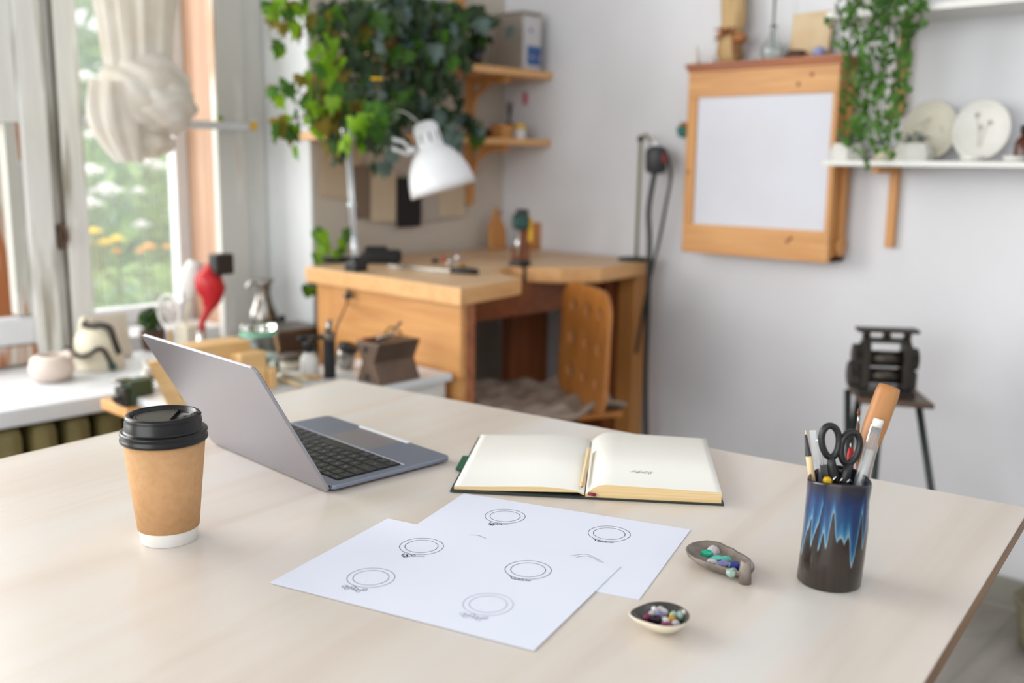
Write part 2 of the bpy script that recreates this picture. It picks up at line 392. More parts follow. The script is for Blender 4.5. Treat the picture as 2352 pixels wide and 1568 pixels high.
# herringbone joints are lines in the vinyl: thin grooves
MB().bb((-3, -1.0, 3.0), (XR+.1, YW+.8, 3.1)).make('ceiling', 'wall', kind='structure')
MB().bb((XR, -3, 0), (XR+.1, YW+.1, 3.0)).make('wall_right', 'wall', kind='structure')
wb = MB(); wb.bb((1.905, YW, 0), (XR, YW+.5, 3.0)); wb.bb((-3, YW, 2.55), (1.905, YW+.6, 3.0)); wb.bb((-3, YW, 0), (1.905, YW+.9, SILLZ-.05))
wb.bb((-3, YW, SILLZ-.05), (-2.2, YW+.5, 2.55))
wb.make('wall_window_side', 'wallb', kind='structure')
MB().bb((1.895, YW+.001, SILLZ), (1.9045, YW+.30, 2.55)).make('trim_1', 'reveal', kind='structure')
MB().bb((-3, -2.6, 0), (XR, -2.5, 3.0)).make('wall_rear', 'wall', kind='structure')  # unseen wall, added to block light falling onto the window wall
MB().bb((XR-.018, -2.5, 0), (XR-.0005, YW, .085), bev=.004).bb((XR-.03, -3, 0), (XR-.018, YW, .02)).make('baseboard_right', 'base', kind='structure')

# window: inner frame at Y 2.86-2.92, box, outer frame at 3.32-3.38
WY0, WY1 = 2.86, 2.93
zt = 2.55
wf = thing('window_1', 'double window', 'window', (1.5, WY0, SILLZ)); del wf['label']; del wf['category']; wf['kind'] = 'structure'
mb = MB()
mb.bb((1.103, WY0-.01, SILLZ), (1.175, WY1+.03, zt), bev=.006)
mb.bb((1.172, WY0+.012, SILLZ), (1.205, WY1+.03, zt), bev=.004)
mb.bb((1.208, WY0-.012, SILLZ), (1.272, WY1+.03, zt), bev=.006)
mb.make('mullion', 'paintw', wf)
MB().bb((1.700, WY0, SILLZ), (1.806, WY0+.03, zt), bev=.005).make('window_frame', 'flakel', wf)
MB().bb((1.806, WY0+.03, SILLZ), (1.894, WY1+.02, zt), bev=.003).make('frame_side_board', 'paintw', wf)
MB().bb((1.273, WY0-.02, 1.262), (1.80, WY0-.001, 1.288), bev=.004).make('glazing_bar', 'sill', wf)
# left casement: stile, solid upper part, bottom rail
mb = MB(); mb.bb((1.062, WY0+.005, SILLZ+.14), (1.1025, WY0+.05, 1.262), bev=.004)
mb.make('casement_stile', 'flake', wf)
MB().bb((.93, WY0+.0, 1.262), (1.1025, WY0+.05, zt), bev=.004).make('casement_top_panel', 'paintw', wf)
MB().bb((.2, WY0-.005, SILLZ+.06), (1.1025, WY0+.05, SILLZ+.135), bev=.006).make('casement_rail', 'sill', wf)
MB().bb((.2, WY0-.012, SILLZ+.005), (1.1025, WY0+.045, SILLZ+.058), bev=.006).make('casement_lower_rail', 'flakewood', wf)
mb = MB(); mb.bb((.95, 3.0, SILLZ), (1.150, 3.06, zt)); mb.make('inner_post', 'flakewood', wf)
# handle on the mullion
hp = oY(122, 590, WY0-.03)
MB().tube(bez([(1.19, WY0-.004, .975), (1.195, WY0-.03, .975), (1.2, WY0-.032, .945), (1.195, WY0-.01, .925)], 5), .0045).box((1.19, WY0-.002, .95), (.014, .012, .07), bev=.001).make('latch_handle', 'brownm', wf)
# jamb box between the inner and the outer window
BY = 3.13
MB().bb((1.745, WY0+.031, SILLZ), (1.755, BY, zt)).make('jamb_inner_board', 'barewood', wf)
mb = MB(); mb.bb((1.700, BY, SILLZ), (1.755, BY+.05, zt), bev=.004); mb.bb((.2, BY, SILLZ), (1.700, BY+.05, .685), bev=.004)
mb.bb((1.16, BY, 1.262), (1.700, BY+.03, 1.285)); mb.make('outer_frame', 'sill', wf)
MB().bb((1.16, BY+.03, .685), (1.700, BY+.034, zt)).make('pane', 'pane', wf)
MB().bb((.2, WY1, SILLZ-.02), (1.745, BY, SILLZ+.03)).make('box_sill', 'sill', wf)
MB().bb((-2.2, BY+.06, .60), (1.9, BY+.3, .64)).make('outer_ledge', 'greycard', wf)
for x in (1.173, 1.2065): MB().bb((x-.0025, WY0-.006, SILLZ), (x+.0025, WY0+.02, zt)).make('dark_seam', 'seam', wf)  # dark brown strips set into the gaps between the mullion boards
# trim strip left beyond
MB().bb((-2.2, 2.36, SILLZ-.042), (1.62, WY0-.013, SILLZ), bev=.006).bb((1.62, 2.641, SILLZ-.042), (1.894, WY0-.013, SILLZ), bev=.003).make('trim_2', 'sill', kind='structure')

# floor joint pieces in the vinyl
mb = MB()
for k in range(16):
    x0 = 1.2+k*.11
    mb.box((x0, -.1, .0006), (.006, 1.4, .0012), T(0, 0, 0, 0))
for k in range(10):
    mb.box((2.0, -.7+k*.2, .0006), (1.5, .005, .0011))
mb.make('trim_3', 'base', kind='structure')

# ================================================================== GARDEN
MB().bb((-3, YW+.95, -.35), (12, 16, -.3)).make('garden_ground', 'grass', kind='structure')
def leafcloud(mb, n, c, r, size, mis, seed, sy=1):
    rnd = random.Random(seed)
    for _ in range(n):
        while True:
            p = Vector((rnd.uniform(-1, 1), rnd.uniform(-1, 1), rnd.uniform(-1, 1)))
            if p.length < 1 and p.length > .35: break
        p = Vector((c[0]+p.x*r[0], c[1]+p.y*r[1], c[2]+p.z*r[2]))
        s = size*rnd.uniform(.6, 1.3); q = Matrix.Rotation(rnd.uniform(0, 6.3), 3, 'Z') @ Matrix.Rotation(rnd.uniform(-1.2, 1.2), 3, 'X') @ Matrix.Rotation(rnd.uniform(-1.2, 1.2), 3, 'Y')
        vs = [mb.b.verts.new(p+q @ Vector(t)*s) for t in ((-.5, 0, 0), (-.15, -.28, .06), (.5, 0, -.04), (-.15, .28, .06))]
        f = mb.b.faces.new(vs); f.material_index = rnd.choice(mis); f.smooth = False
def bush(name, label, cat, c, r, n, size, mis, seed, group=None):
    t = thing(name, label, cat, (c[0], c[1], -.3), 0, group)
    mb = MB(); leafcloud(mb, n, c, r, size, mis, seed); mb.make('foliage', ['gl1', 'gl2', 'gl3'], t, fix=False)
    mb = MB()
    for k in range(5):
        a = k*1.3; mb.tube([(c[0], c[1], -.3), (c[0]+.3*r[0]*math.cos(a), c[1]+.3*r[1]*math.sin(a), c[2])], .02, 6)
    mb.make('stem', 'stemb', t)
bush('garden_bush', 'pale green bush outside, filling the lower part of the window opening', 'bush', (3.0, 5.6, .55), (1.2, .6, .95), 2600, .13, [0, 0, 1], 1)
bush('garden_bush', 'grey green shrub outside, in the middle of the window opening', 'bush', (3.9, 7.6, 1.0), (1.8, .8, 1.0), 2600, .16, [1, 1, 2, 0], 2)
bush('garden_tree', 'tree crown outside, behind the top of the window opening', 'tree', (4.2, 9.0, 2.7), (2.6, 1.0, 1.6), 1500, .30, [0, 1, 2, 0], 3)
bush('garden_bush', 'bright green low plant outside below the yellow flowers', 'bush', (2.4, 4.6, .25), (.8, .3, .42), 1300, .09, [0, 0, 0, 1], 4)
def flower(px, py, Y, kind, lab, r=.035):
    p = oY(px, py, Y)
    t = thing('garden_flower', lab, 'flower', (p.x, p.y, -.3), 0, 'flowers outside the window')
    mb = MB()
    for k in range(9):
        a = 2*PI*k/9; d = Vector((math.cos(a), math.sin(a), 0)); e = Vector((-math.sin(a), math.cos(a), 0))
        vs = [mb.b.verts.new(p+d*.15*r), mb.b.verts.new(p+d*.7*r+e*.24*r+Vector((0, 0, .1*r))), mb.b.verts.new(p+d*1.0*r-Vector((0, 0, .15*r))), mb.b.verts.new(p+d*.7*r-e*.24*r+Vector((0, 0, .1*r)))]
        mb.b.faces.new(vs)
    mb.ball(p, r*.55, (1, 1, .7), 10)
    mb.make('petals', kind, t)
    MB().tube([(p.x+.05, p.y, -.3), (p.x+.02, p.y, p.z*.5), p], .004, 5).make('stem', 'stem', t)
for (px, py, k, lab, r) in [(195, 530, 'petal', 'large yellow flower outside, at the left edge of the opening', .05), (216, 530, 'petal', 'yellow flower outside touching the leftmost large one', .042),
    (240, 555, 'petal', 'yellow flower outside, low in the middle pair', .042), (268, 547, 'petal', 'yellow flower outside, upper right of the middle pair', .04),
    (268, 576, 'petalo', 'small pale orange flower outside below the middle pair', .032), (205, 557, 'petalo', 'small orange bud outside below the leftmost flowers', .022),
    (342, 565, 'petalo', 'orange yellow flower outside right of the middle pair', .04), (322, 576, 'petalo', 'small orange flower outside touching the orange yellow one', .028),
    (383, 566, 'petalo', 'rightmost orange flower outside beside the white jamb', .026)]:
    flower(px, py, 4.25, k, lab, r)
for (px, py, r, lab) in [(197, 175, .07, 'white blossom outside, high left'), (210, 390, .075, 'white blossom outside under the knotted curtain, far left'), (245, 435, .10, 'largest white blossom outside left of centre'), (205, 465, .085, 'white blossom outside low by the mullion'),
    (335, 370, .06, 'white blossom outside just below the curtain knot'), (360, 380, .07, 'white blossom outside below the knot, right of its neighbour'), (325, 515, .06, 'dim white blossom outside above the orange flowers'), (318, 437, .05, 'small white blossom outside in the centre'), (205, 310, .05, 'white blossom outside left of the curtain knot')]:
    flower(px, py, 5.0, 'petalw', lab, r)  # flower shapes made up to show bright sky gaps in the foliage

# ================================================================== MAIN TABLE
tt = .12897; ex = Vector((math.cos(tt), math.sin(tt), 0)); ey = Vector((-math.sin(tt), math.cos(tt), 0))
tb = thing('work_table', 'large pale plywood work table in the foreground carrying the laptop', 'table', (0, 0, 0), tt)
mb = MB(); mb.bb((-1.05, .162, TZ-.0035), (1.357, 1.3749, TZ), mi=0).bb((-1.05, .162, TZ-.021), (1.357, 1.3749, TZ-.0035), mi=1)
mb.make('tabletop', ['ply', 'plyedge'], tb, local=True, bevel=.0008)
for x in (-.9, 1.22):
    for y in (.3, 1.24): MB().bb((x-.03, y-.03, 0), (x+.03, y+.03, TZ-.101)).make('leg', 'pinez', tb, local=True)
MB().bb((-.95, .27, TZ-.10), (1.27, .30, TZ-.0215)).bb((-.95, 1.23, TZ-.10), (1.27, 1.26, TZ-.0215)).make('apron', 'pinex', tb, local=True)
# small knots / specks on the plywood
# ================================================================== COFFEE CUP
cx, cy = .5165, 1.0035
cup = thing('coffee_cup', 'brown kraft paper takeaway coffee cup with black lid, left of the laptop', 'cup', (cx, cy, TZ), 0)
R0, R1, HC = .0305, .0440, .128
rr = lambda z: R0+(R1-R0)*z/HC
MB().lathe([(0, .004), (rr(0)-.001, .004), (rr(0)-.0005, 0), (rr(0), .0005), (rr(.018), .018), (rr(.1), .1), (rr(.118), .118), (rr(.118)-.001, .118), (rr(.01)-.002, .01), (0, .01)], 72).make('cup_body', 'cupwhite', cup, local=True)
MB().lathe([(rr(.0155)+.0002, .0155), (rr(.0155)+.0011, .0157), (rr(.117)+.0010, .117), (rr(.117)+.0001, .1175)], 72).make('kraft_sleeve', 'kraft', cup, local=True)
mb = MB()
prof = [(.0436, .1165), (.0462, .1160), (.0468, .1175), (.0466, .1200), (.0455, .1215), (.0458, .1235), (.0466, .1252), (.0462, .1272), (.0448, .1280), (.0430, .1278), (.0418, .1285), (.0414, .1300), (.0408, .1385), (.0400, .1400), (.0402, .1412), (.0398, .1440), (.0388, .1452), (.0355, .1458), (.0345, .1450), (.0335, .1405), (.0325, .1392), (0, .1390)]
mb.lathe(prof, 80)
va = math.atan2(-.66, .75)
L = T(0, 0, 0, va)
P = []
for k in range(41):
    a = math.acos(.011/.0312)+(2*PI-2*math.acos(.011/.0312))*k/40; P.append((.0312*math.cos(a), .0312*math.sin(a)))
mb.prism(P, .1388, .1424, L)
mb.box((.0275, 0, .1405), (.013, .0095, .0036), L, bev=.0016)
mb.box((.0325, 0, .1428), (.006, .0060, .0034), L, bev=.001)
for k in range(64):
    a = 2*PI*k/64
    if abs(((a+PI) % (2*PI))-PI) < 1.25: continue
    mb.ball((.0285*math.cos(a+va), .0285*math.sin(a+va), .1425), .0005, (1, 1, 1), 6)
mb.make('lid', 'lid', cup, local=True)
MB().box((.0372, .0, .1450), (.0075, .0050, .0022), L, bev=.0004).make('sip_hole', 'blackm', cup, local=True)

# ================================================================== LAPTOP
LR = -.052
lap = thing('laptop', 'open grey laptop seen from behind its raised lid, keyboard facing away', 'laptop', (.7355, .9995, TZ), LR)
# local: y along hinge (0..0.304), x to the front (0..0.212)
def rrect(x0, y0, x1, y1, r, n=5):
    P = []
    for (cx_, cy_, a0) in ((x1-r, y0+r, -PI/2), (x1-r, y1-r, 0), (x0+r, y1-r, PI/2), (x0+r, y0+r, PI)):
        for k in range(n+1):
            a = a0+PI/2*k/n; P.append((cx_+r*math.cos(a), cy_+r*math.sin(a)))
    return P
LW, LD = .3105, .205
mb = MB(); mb.prism(rrect(.004, 0, LD, LW, .010), .0035, .0095)
mb.make('base', 'aluk', lap, local=True, bevel=.0012)
mb = MB(); mb.prism(rrect(.010, .006, LD-.012, LW-.006, .012), .0014, .0036)
for y in (.02, LW-.02):
    for x in (.03, LD-.03): mb.lathe([(0, 0), (.006, 0), (.006, .0018), (0, .0018)], 16, T(x, y, 0))
mb.make('underside', 'dgrey', lap, local=True)
MB().prism(rrect(.0215, .0145, .1275, LW-.0145, .003, 3), .0094, .00965).make('keyboard', 'kwell', lap, local=True)
MB().prism(rrect(.132, LW/2-.052, .2005, LW/2+.052, .003, 3), .0094, .0097).make('trackpad', 'tpad', lap, local=True)
MB().prism(rrect(.1280, .012, .1308, LW-.012, .0007, 2), .0094, .0099).make('deck_edge_strip', 'strip', lap, local=True)
MB().prism(rrect(LD-.0060, LW/2-.062, LD+.0006, LW/2+.062, .0012, 3), .0070, .0104).make('opening_notch', 'gold', lap, local=True)
def txt(s, size):
    cu = bpy.data.curves.new('t', 'FONT'); cu.body = s; cu.size = size; cu.align_x = 'CENTER'; cu.align_y = 'CENTER'; cu.resolution_u = 2
    o = bpy.data.objects.new('t', cu); COL.objects.link(o); dg = bpy.context.evaluated_depsgraph_get()
    me = o.evaluated_get(dg).to_mesh(); V = [v.co.copy() for v in me.vertices]; F = [tuple(p.vertices) for p in me.polygons]
    o.evaluated_get(dg).to_mesh_clear(); bpy.data.objects.remove(o); return V, F
rows = [(['esc']+['F%d' % k for k in range(1, 13)]+[''], [1]*14, .0095, .0235),
        (list('`1234567890-=')+['del'], [1]*13+[1.5], .0158, .0350),
        (['tab']+list('QWERTYUIOP[]')+['\\'], [1.5]+[1]*13, .0158, .0540),
        (['caps']+list('ASDFGHJKL;\'')+['ret'], [1.75]+[1]*11+[1.8], .0158, .0730),
        (['shift']+list('ZXCVBNM,./')+['shift'], [2.3]+[1]*10+[2.3], .0158, .0920),
        (['fn', 'ctrl', 'alt', 'cmd', '', 'cmd', 'alt', '<', '^', '>'], [1, 1, 1, 1.25, 5.2, 1.25, 1, 1, 1, 1], .0158, .1110)]
for leg, ws, hh, x0 in rows:
    tot = sum(ws); W_ = LW-.033; y = .0165; gap = .0024
    for s_, w_ in zip(leg, ws):
        wd = W_*w_/tot
        mb = MB(); mb.box((x0+hh/2, y+wd/2, .0104), (hh, wd-gap, .0015), bev=.0005)
        if s_:
            V, F = txt(s_, .0048 if len(s_) == 1 else .0030)
            m_ = T(x0+hh*.5, y+wd/2, .01122, PI/2)
            vs = [mb.b.verts.new(m_ @ v) for v in V]
            for f in F:
                try: ff = mb.b.faces.new([vs[i] for i in f]); ff.material_index = 1
                except ValueError: pass
        mb.make('key', ['key', 'legend'], lap, local=True, fix=False)
        y += wd
# lid
LA = math.radians(180-120)
LM = Matrix.Translation((.003, 0, .0035)) @ Matrix.Rotation(-(PI-LA)+PI, 4, 'Y')
# lid local: x' along (-cos,0,sin): build directly
def lidm():
    d = Vector((-math.cos(LA), 0, math.sin(LA))); y_ = Vector((0, 1, 0)); n_ = d.cross(y_)
    return Matrix(((d.x, y_.x, n_.x, .003), (d.y, y_.y, n_.y, 0), (d.z, y_.z, n_.z, .0030), (0, 0, 0, 1)))
LM = lidm()
sgn = 1 if (LM.to_3x3() @ Vector((0, 0, 1))).x > 0 else -1   # +n points to the user side?
mb = MB(); mb.prism(rrect(0, 0, .2045, LW, .010), -.0042*(sgn > 0), .0042*(sgn < 0), LM)
mb.b.normal_update()
nl = LM.to_3x3() @ Vector((0, 0, 1))
for f in mb.b.faces:
    if abs(f.normal.dot(nl)) < .5: f.material_index = 1
mb.make('lid', ['alu', 'alud'], lap, local=True, bevel=.0007)
mb = MB(); mb.prism(rrect(.004, .003, .202, LW-.003, .008), .0001*sgn, .0012*sgn, LM); mb.make('screen', 'screen', lap, local=True)
MB().tube([(.0065, .03, .0062), (.0065, LW-.03, .0062)], .0036, 12).make('hinge', 'black', lap, local=True)

# ================================================================== NOTEBOOK
na = math.radians(36.6)
nb = thing('notebook', 'open notebook with blank ivory pages and dark green cover on the table', 'notebook', (.955, .757, TZ), na)
# local x along spine (0..0.252), y>0 left page, y<0 right page
NL, NW = .252, .171
def page_surface(prof, x0, x1):  # prof: list of (y, zlow, zhigh)
    mb = MB(); n = len(prof); A = []; 
    for x in (x0, x1):
        A.append(([mb.b.verts.new((x, y, zl)) for y, zl, zh in prof], [mb.b.verts.new((x, y, zh)) for y, zl, zh in prof]))
    (l0, h0), (l1, h1) = A
    for i in range(n-1):
        f = mb.b.faces.new((h0[i], h0[i+1], h1[i+1], h1[i])); f.material_index = 0; f.smooth = True
        f = mb.b.faces.new((l0[i], l1[i], l1[i+1], l0[i+1])); f.material_index = 1
        f = mb.b.faces.new((l0[i], l0[i+1], h0[i+1], h0[i])); f.material_index = 1
        f = mb.b.faces.new((l1[i], h1[i], h1[i+1], l1[i+1])); f.material_index = 1
    for i, (a, b) in ((0, (0, 0)), (n-1, (0, 0))):
        f = mb.b.faces.new((l0[i], h0[i], h1[i], l1[i])); f.material_index = 1
    return mb
def lp(t):  # left block height along t 0..1
    y = t*(NW-.002)
    return (.0008+y, .0024+.0052*t*0+.0046*max(0, 1-t*1.1), .0060+.0085*math.sin(min(1, t*2.2)*PI/2)*(1-t)**1.2+.0012)
left = [lp(t/20) for t in range(21)]
left[0] = (.0008, .0030, .0050)
page_surface(left, .002, NL).make('left_pages', ['page', 'pageedge'], nb, local=True)
right = []
for k in range(21):
    t = k/20; h = .0050+.0155*(1-math.exp(-t*14))+.0020*math.exp(-((t-.12)/.1)**2)-.0040*t
    right.append((-.0008-t*NW, .0024, h))
page_surface(right, -.001, NL-.002).make('right_pages', ['page', 'pageedge'], nb, local=True)
mb = MB()
def slab(mb, prof, x0, x1, th):
    vs = []
    for x in (x0, x1):
        vs.append([mb.b.verts.new((x, y, z)) for y, z in prof]); vs.append([mb.b.verts.new((x, y, z+th)) for y, z in prof])
    a, b, c, d = vs; n = len(prof)
    for i in range(n-1):
        mb.b.faces.new((a[i], a[i+1], c[i+1], c[i])); mb.b.faces.new((b[i], d[i], d[i+1], b[i+1]))
        mb.b.faces.new((a[i], b[i], b[i+1], a[i+1])); mb.b.faces.new((c[i], c[i+1], d[i+1], d[i]))
    for i in (0, n-1): mb.b.faces.new((a[i], c[i], d[i], b[i]))
slab(mb, [(-NW-.004, .0), (-.012, .0), (-.004, .0002), (.004, .0004), (.02, .0008), (NW+.003, .0010)], -.004, NL+.003, .0022)
mb.make('cover', 'cover', nb, local=True)
MB().box((.115, NW+.004, .0035), (.062, .014, .004), bev=.0018).make('pen_loop', 'elastic', nb, local=True)
MB().tube([(-.0035, -.004, .0075), (-.0035, -.014, .0062)], .0022, 6).make('ribbon_marker', 'ribbon', nb, local=True)
mb = MB()
rnd = random.Random(5)
# little feathery sketch on the right page
def pageh(y):
    t = (-.0008-y)/NW; return .0050+.0155*(1-math.exp(-t*14))+.0020*math.exp(-((t-.12)/.1)**2)-.0040*t
def strip(mb, pts, wd, zf, mi=0):
    P = [Vector((p[0], p[1], 0)) for p in pts]; A = []; B = []
    for i, p in enumerate(P):
        t = P[min(i+1, len(P)-1)]-P[max(i-1, 0)]; n = Vector((-t.y, t.x, 0)).normalized()*wd/2
        for q, s_ in ((p+n, A), (p-n, B)): s_.append(mb.b.verts.new((q.x, q.y, zf(q))))
    for i in range(len(P)-1):
        f = mb.b.faces.new((A[i], A[i+1], B[i+1], B[i])); f.material_index = mi
pz = lambda q: pageh(q.y)+.0003
for k in range(11):
    y0 = -.060-k*.0024; xx = .062+.003*math.sin(k*1.9)
    strip(mb, bez([(xx-.004+.002*math.cos(k), y0, 0), (xx+.002, y0-.001, 0), (xx+.004*math.sin(k*2), y0-.0038, 0)], 4), .0006, pz)
strip(mb, bez([(.060, -.057, 0), (.0605, -.070, 0), (.058, -.075, 0), (.0615, -.088, 0)], 5), .0006, pz)
mb.make('pencil_sketch', 'ink2', nb, local=True, fix=False)
pn = nb.matrix_world
pA = Matrix.Translation((.955, .757, TZ)) @ Matrix.Rotation(na, 4, 'Z')
pc = thing('wooden_pencil', 'raw wood pencil lying in the crease of the open notebook', 'pencil', mat=pA @ T(.014, .0040, .0138, -.02))
MB().lathe([(0, 0), (.0036, 0), (.0036, .16), (0, .16)], 6, Matrix.Rotation(PI/2, 4, 'Y')).make('shaft', 'pencil', pc, local=True, smooth=False)
MB().lathe([(.0036, 0), (.0009, -.010), (.0009, -.0101)], 12, Matrix.Rotation(PI/2, 4, 'Y')).make('sharpened_cone', 'lightwood', pc, local=True)
MB().lathe([(.0009, -.010), (0, -.0135)], 8, Matrix.Rotation(PI/2, 4, 'Y')).make('lead_tip', 'graphite', pc, local=True)

# ================================================================== DRAWING SHEETS
def ring(mb, c, ro, ri, ang, wd, style, arc=None):
    n = 64
    a0, a1 = arc if arc else (0, 2*PI)
    for r in (ro, ri):
        strip(mb, [(c[0]+r*math.cos(a0+(a1-a0)*k/n), c[1]+r*math.sin(a0+(a1-a0)*k/n)) for k in range(n+1)], wd, lambda q: .0006)
    if arc: return
    def loc(u, v):  # u tangential, v radial out at ang
        cc = math.cos(ang); ss = math.sin(ang); return (c[0]+cc*v-ss*u, c[1]+ss*v+cc*u)
    if style == 0:     # solitaire: crown of lobes tapering to the band
        strip(mb, [loc(-.0075, ro), loc(-.0060, ro+.0065), loc(-.002, ro+.0085)], wd*1.3, lambda q: .0006)
        for (u, v, r) in ((-.0035, ro+.0065, .0032), (.001, ro+.0045, .0028), (.0055, ro+.003, .0022), (-.001, ro+.009, .0022)):
            strip(mb, [(loc(u, v)[0]+r*math.cos(2*PI*k/14), loc(u, v)[1]+r*math.sin(2*PI*k/14)) for k in range(15)], wd*1.3, lambda q: .0006)
        strip(mb, [loc(.006, ro+.005), loc(.013, ro+.0012), loc(.018, ro)], wd, lambda q: .0006)
    elif style == 1:   # leaf cluster
        for k in range(5):
            u = -.008+k*.0042; h = .0040-.0006*k+.0012*(k % 2)
            strip(mb, [loc(u, ro-.0004), loc(u+.0010, ro+h), loc(u+.0045, ro+.0004)], wd*1.3, lambda q: .0006)
        strip(mb, [loc(-.011, ro-.002), loc(-.006, ro+.0035), loc(.004, ro+.0036), loc(.014, ro-.001)], wd*1.2, lambda q: .0006)
    else:              # flower / wreath
        for k in range(6):
            u = -.012+k*.0045; h = ro+.006+.003*math.sin(k*2.1); r = .0026
            strip(mb, [(loc(u, h)[0]+r*math.cos(2*PI*j/10)*(1.2 if j % 2 else .6), loc(u, h)[1]+r*math.sin(2*PI*j/10)) for j in range(11)], wd*1.2, lambda q: .0006)
        strip(mb, [loc(-.012, ro+.002), loc(.0, ro+.009), loc(.012, ro+.003)], wd, lambda q: .0006)
def sheet(name, label, x, y, th, z, rings):
    o = thing(name, label, 'paper sheet', (x, y, z), th, 'ring design sheets')
    MB().bb((0, -.21, 0), (.297, 0, .0004)).make('paper', 'paper', o, local=True)
    inv = ROOTM[o.name].inverted()
    for (px, py, ro, ri, ang, style, mat_, wd, arc) in rings:
        c = inv @ oZ(px, py, z)
        mb = MB(); ring(mb, (c.x, c.y), ro, ri, (ang-th) if arc is None else 0, wd, style, tuple(a-th for a in arc) if arc else None)
        mb.make('ring_drawing', mat_, o, local=True, fix=False)
    return o
# direction in which the stones sit (towards camera-left): world angle
_v = oZ(1136, 1204, TZ)-oZ(1160, 1186, TZ); sd = math.atan2(_v.y, _v.x)
sheet('drawing_sheet', 'white sheet with two crisp ring drawings, lying under the other sheet beside the notebook', .858, .8786, -1.2359, TZ+.0003,
      [(1160, 1186, .0243, .0183, sd, 0, 'ink', .00060, None), (1399, 1226, .0243, .0183, sd, 1, 'ink', .00060, None)])
sheet('drawing_sheet', 'white sheet of ring drawings nearest the viewer, lying on top of the other sheet', .7287, .8763, -1.2957, TZ+.0009,
      [(968, 1255, .0243, .0183, sd, 0, 'ink', .00060, None), (1213, 1309, .0243, .0183, sd, 1, 'ink', .00060, None),
       (852, 1327, .0243, .0183, sd, 2, 'ink2', .00062, None), (1121, 1388, .0243, .0183, sd, 2, 'ink3', .00075, None)])
o_ = [o for o in COL.objects if o.name.startswith('drawing_sheet')][0]
inv = ROOTM[o_.name].inverted()
for (pts, r_) in ((((1070, 1230), (1098, 1230), (1125, 1242)), 0), (((1085, 1236), (1098, 1236), (1110, 1240)), 0), (((1307, 1278), (1350, 1274), (1391, 1296)), 0), (((1318, 1281), (1352, 1278), (1384, 1295)), 0)):
    mb = MB(); q = [inv @ oZ(a, b, TZ+.0003) for a, b in pts]; strip(mb, bez(q, 8), .0005, lambda q: .0006)
    mb.make('hidden_ring_arc', 'ink' if pts[0][0] < 1200 else 'ink2', o_, local=True, fix=False)

# ================================================================== STONE DISHES
def gem(label, p, s, mat_, group, seed, rz=0):
    mb = MB(); mb.ball((0, 0, 0), 1, (s[0]*1.12, s[1]*1.12, s[2]*1.12), 8, jit=.35)
    mb.make('gemstone', mat_, None, local=True, smooth=False, label=label, cat='gemstone', group=group, bevel=min(s)*.12)
    o = COL.objects[-1]; o.location = p; o.rotation_euler = (0.15*math.sin(seed*2.3), .2*math.cos(seed*1.7), rz)
    return o
# clay dish: pod shape, with upright stub at its near right end
a_ = oZ(1607, 1277, TZ); b_ = oZ(1712, 1338, TZ); dc = (a_+b_)/2; dv = (b_-a_); dl = dv.length; da = math.atan2(dv.y, dv.x)
cd_ = thing('clay_dish', 'grey brown clay pod-shaped dish of gemstones, with an upright stub', 'dish', (dc.x, dc.y, TZ), da)
HL = dl/2+.004
def pfn(co, a):
    r = Vector((co.x, co.y)).length/.022; c_, s_ = math.cos(a), math.sin(a)
    x = HL*r*math.copysign(abs(c_)**.86, c_); y = .0255*r*s_*(1-.30*(x/HL))
    return Vector((x, y+.003*math.sin(x*60), co.z+.0012*noise.noise(Vector((x*120, y*120, 0)))+.003*(c_ < -.2)*abs(c_)))
mb = MB()
mb.lathe([(0, .0005), (.012, .0010), (.0175, .0045), (.0210, .0090), (.0220, .0125), (.0213, .0138), (.0200, .0125), (.0170, .0070), (.010, .0048), (0, .0045)], 56, None, 0, pfn)
mb.make('dish_body', 'clay', cd_, local=True)
mb = MB()
for k in range(8):
    x = -HL*.93+HL*.085*k; wv = .0255*math.sqrt(max(0, 1-(x/HL)**2))*(1-.30*x/HL)
    mb.tube([(x, -wv*.99, .0130), (x+.002, -wv*.97, .0090), (x+.004, -wv*.80, .0045)], .0009, 6)
mb.make('ribbed_edge', 'clay', cd_, local=True)
MB().lathe([(0, .0005), (.0068, .0005), (.0062, .012), (.0052, .0235), (.0044, .0240), (.0018, .0225), (0, .0220)], 18, T(HL-.004, -.001, 0)).make('stub', 'clay', cd_, local=True)
gz = TZ+.0095
for k, (px, py, s, m_, lab, rz) in enumerate([(1638, 1266, (.0085, .0068, .0060), 'gem_white', 'milky white stone, largest in the clay dish', .3),
    (1624, 1271, (.0068, .0045, .0042), 'gem_green', 'dark green stone at the far left of the clay dish', -.9), (1645, 1284, (.0075, .0036, .0036), 'gem_teal', 'long turquoise stone in the middle of the clay dish', -1.0),
    (1636, 1291, (.0055, .0035, .0034), 'gem_white', 'small pinkish white stone below the turquoise one', -1.0), (1667, 1285, (.0065, .0042, .0038), 'gem_teal', 'turquoise stone next to the dark blue cube', -.6),
    (1660, 1297, (.0078, .0048, .0044), 'gem_violet', 'violet blue stone in the middle of the clay dish', -.8), (1688, 1300, (.0058, .0050, .0046), 'gem_blue', 'dark blue square stone near the stub of the clay dish', -.3),
    (1676, 1298, (.0034, .0028, .0028), 'gem_pale', 'tiny pale stone between the violet and dark blue ones', 0), (1681, 1314, (.0068, .0045, .0042), 'gem_pale', 'pale green stone at the near right of the clay dish', -.4)]):
    p = oZ(px, py, gz); gem(lab, p, s, m_, 'stones in the clay dish', k, rz)
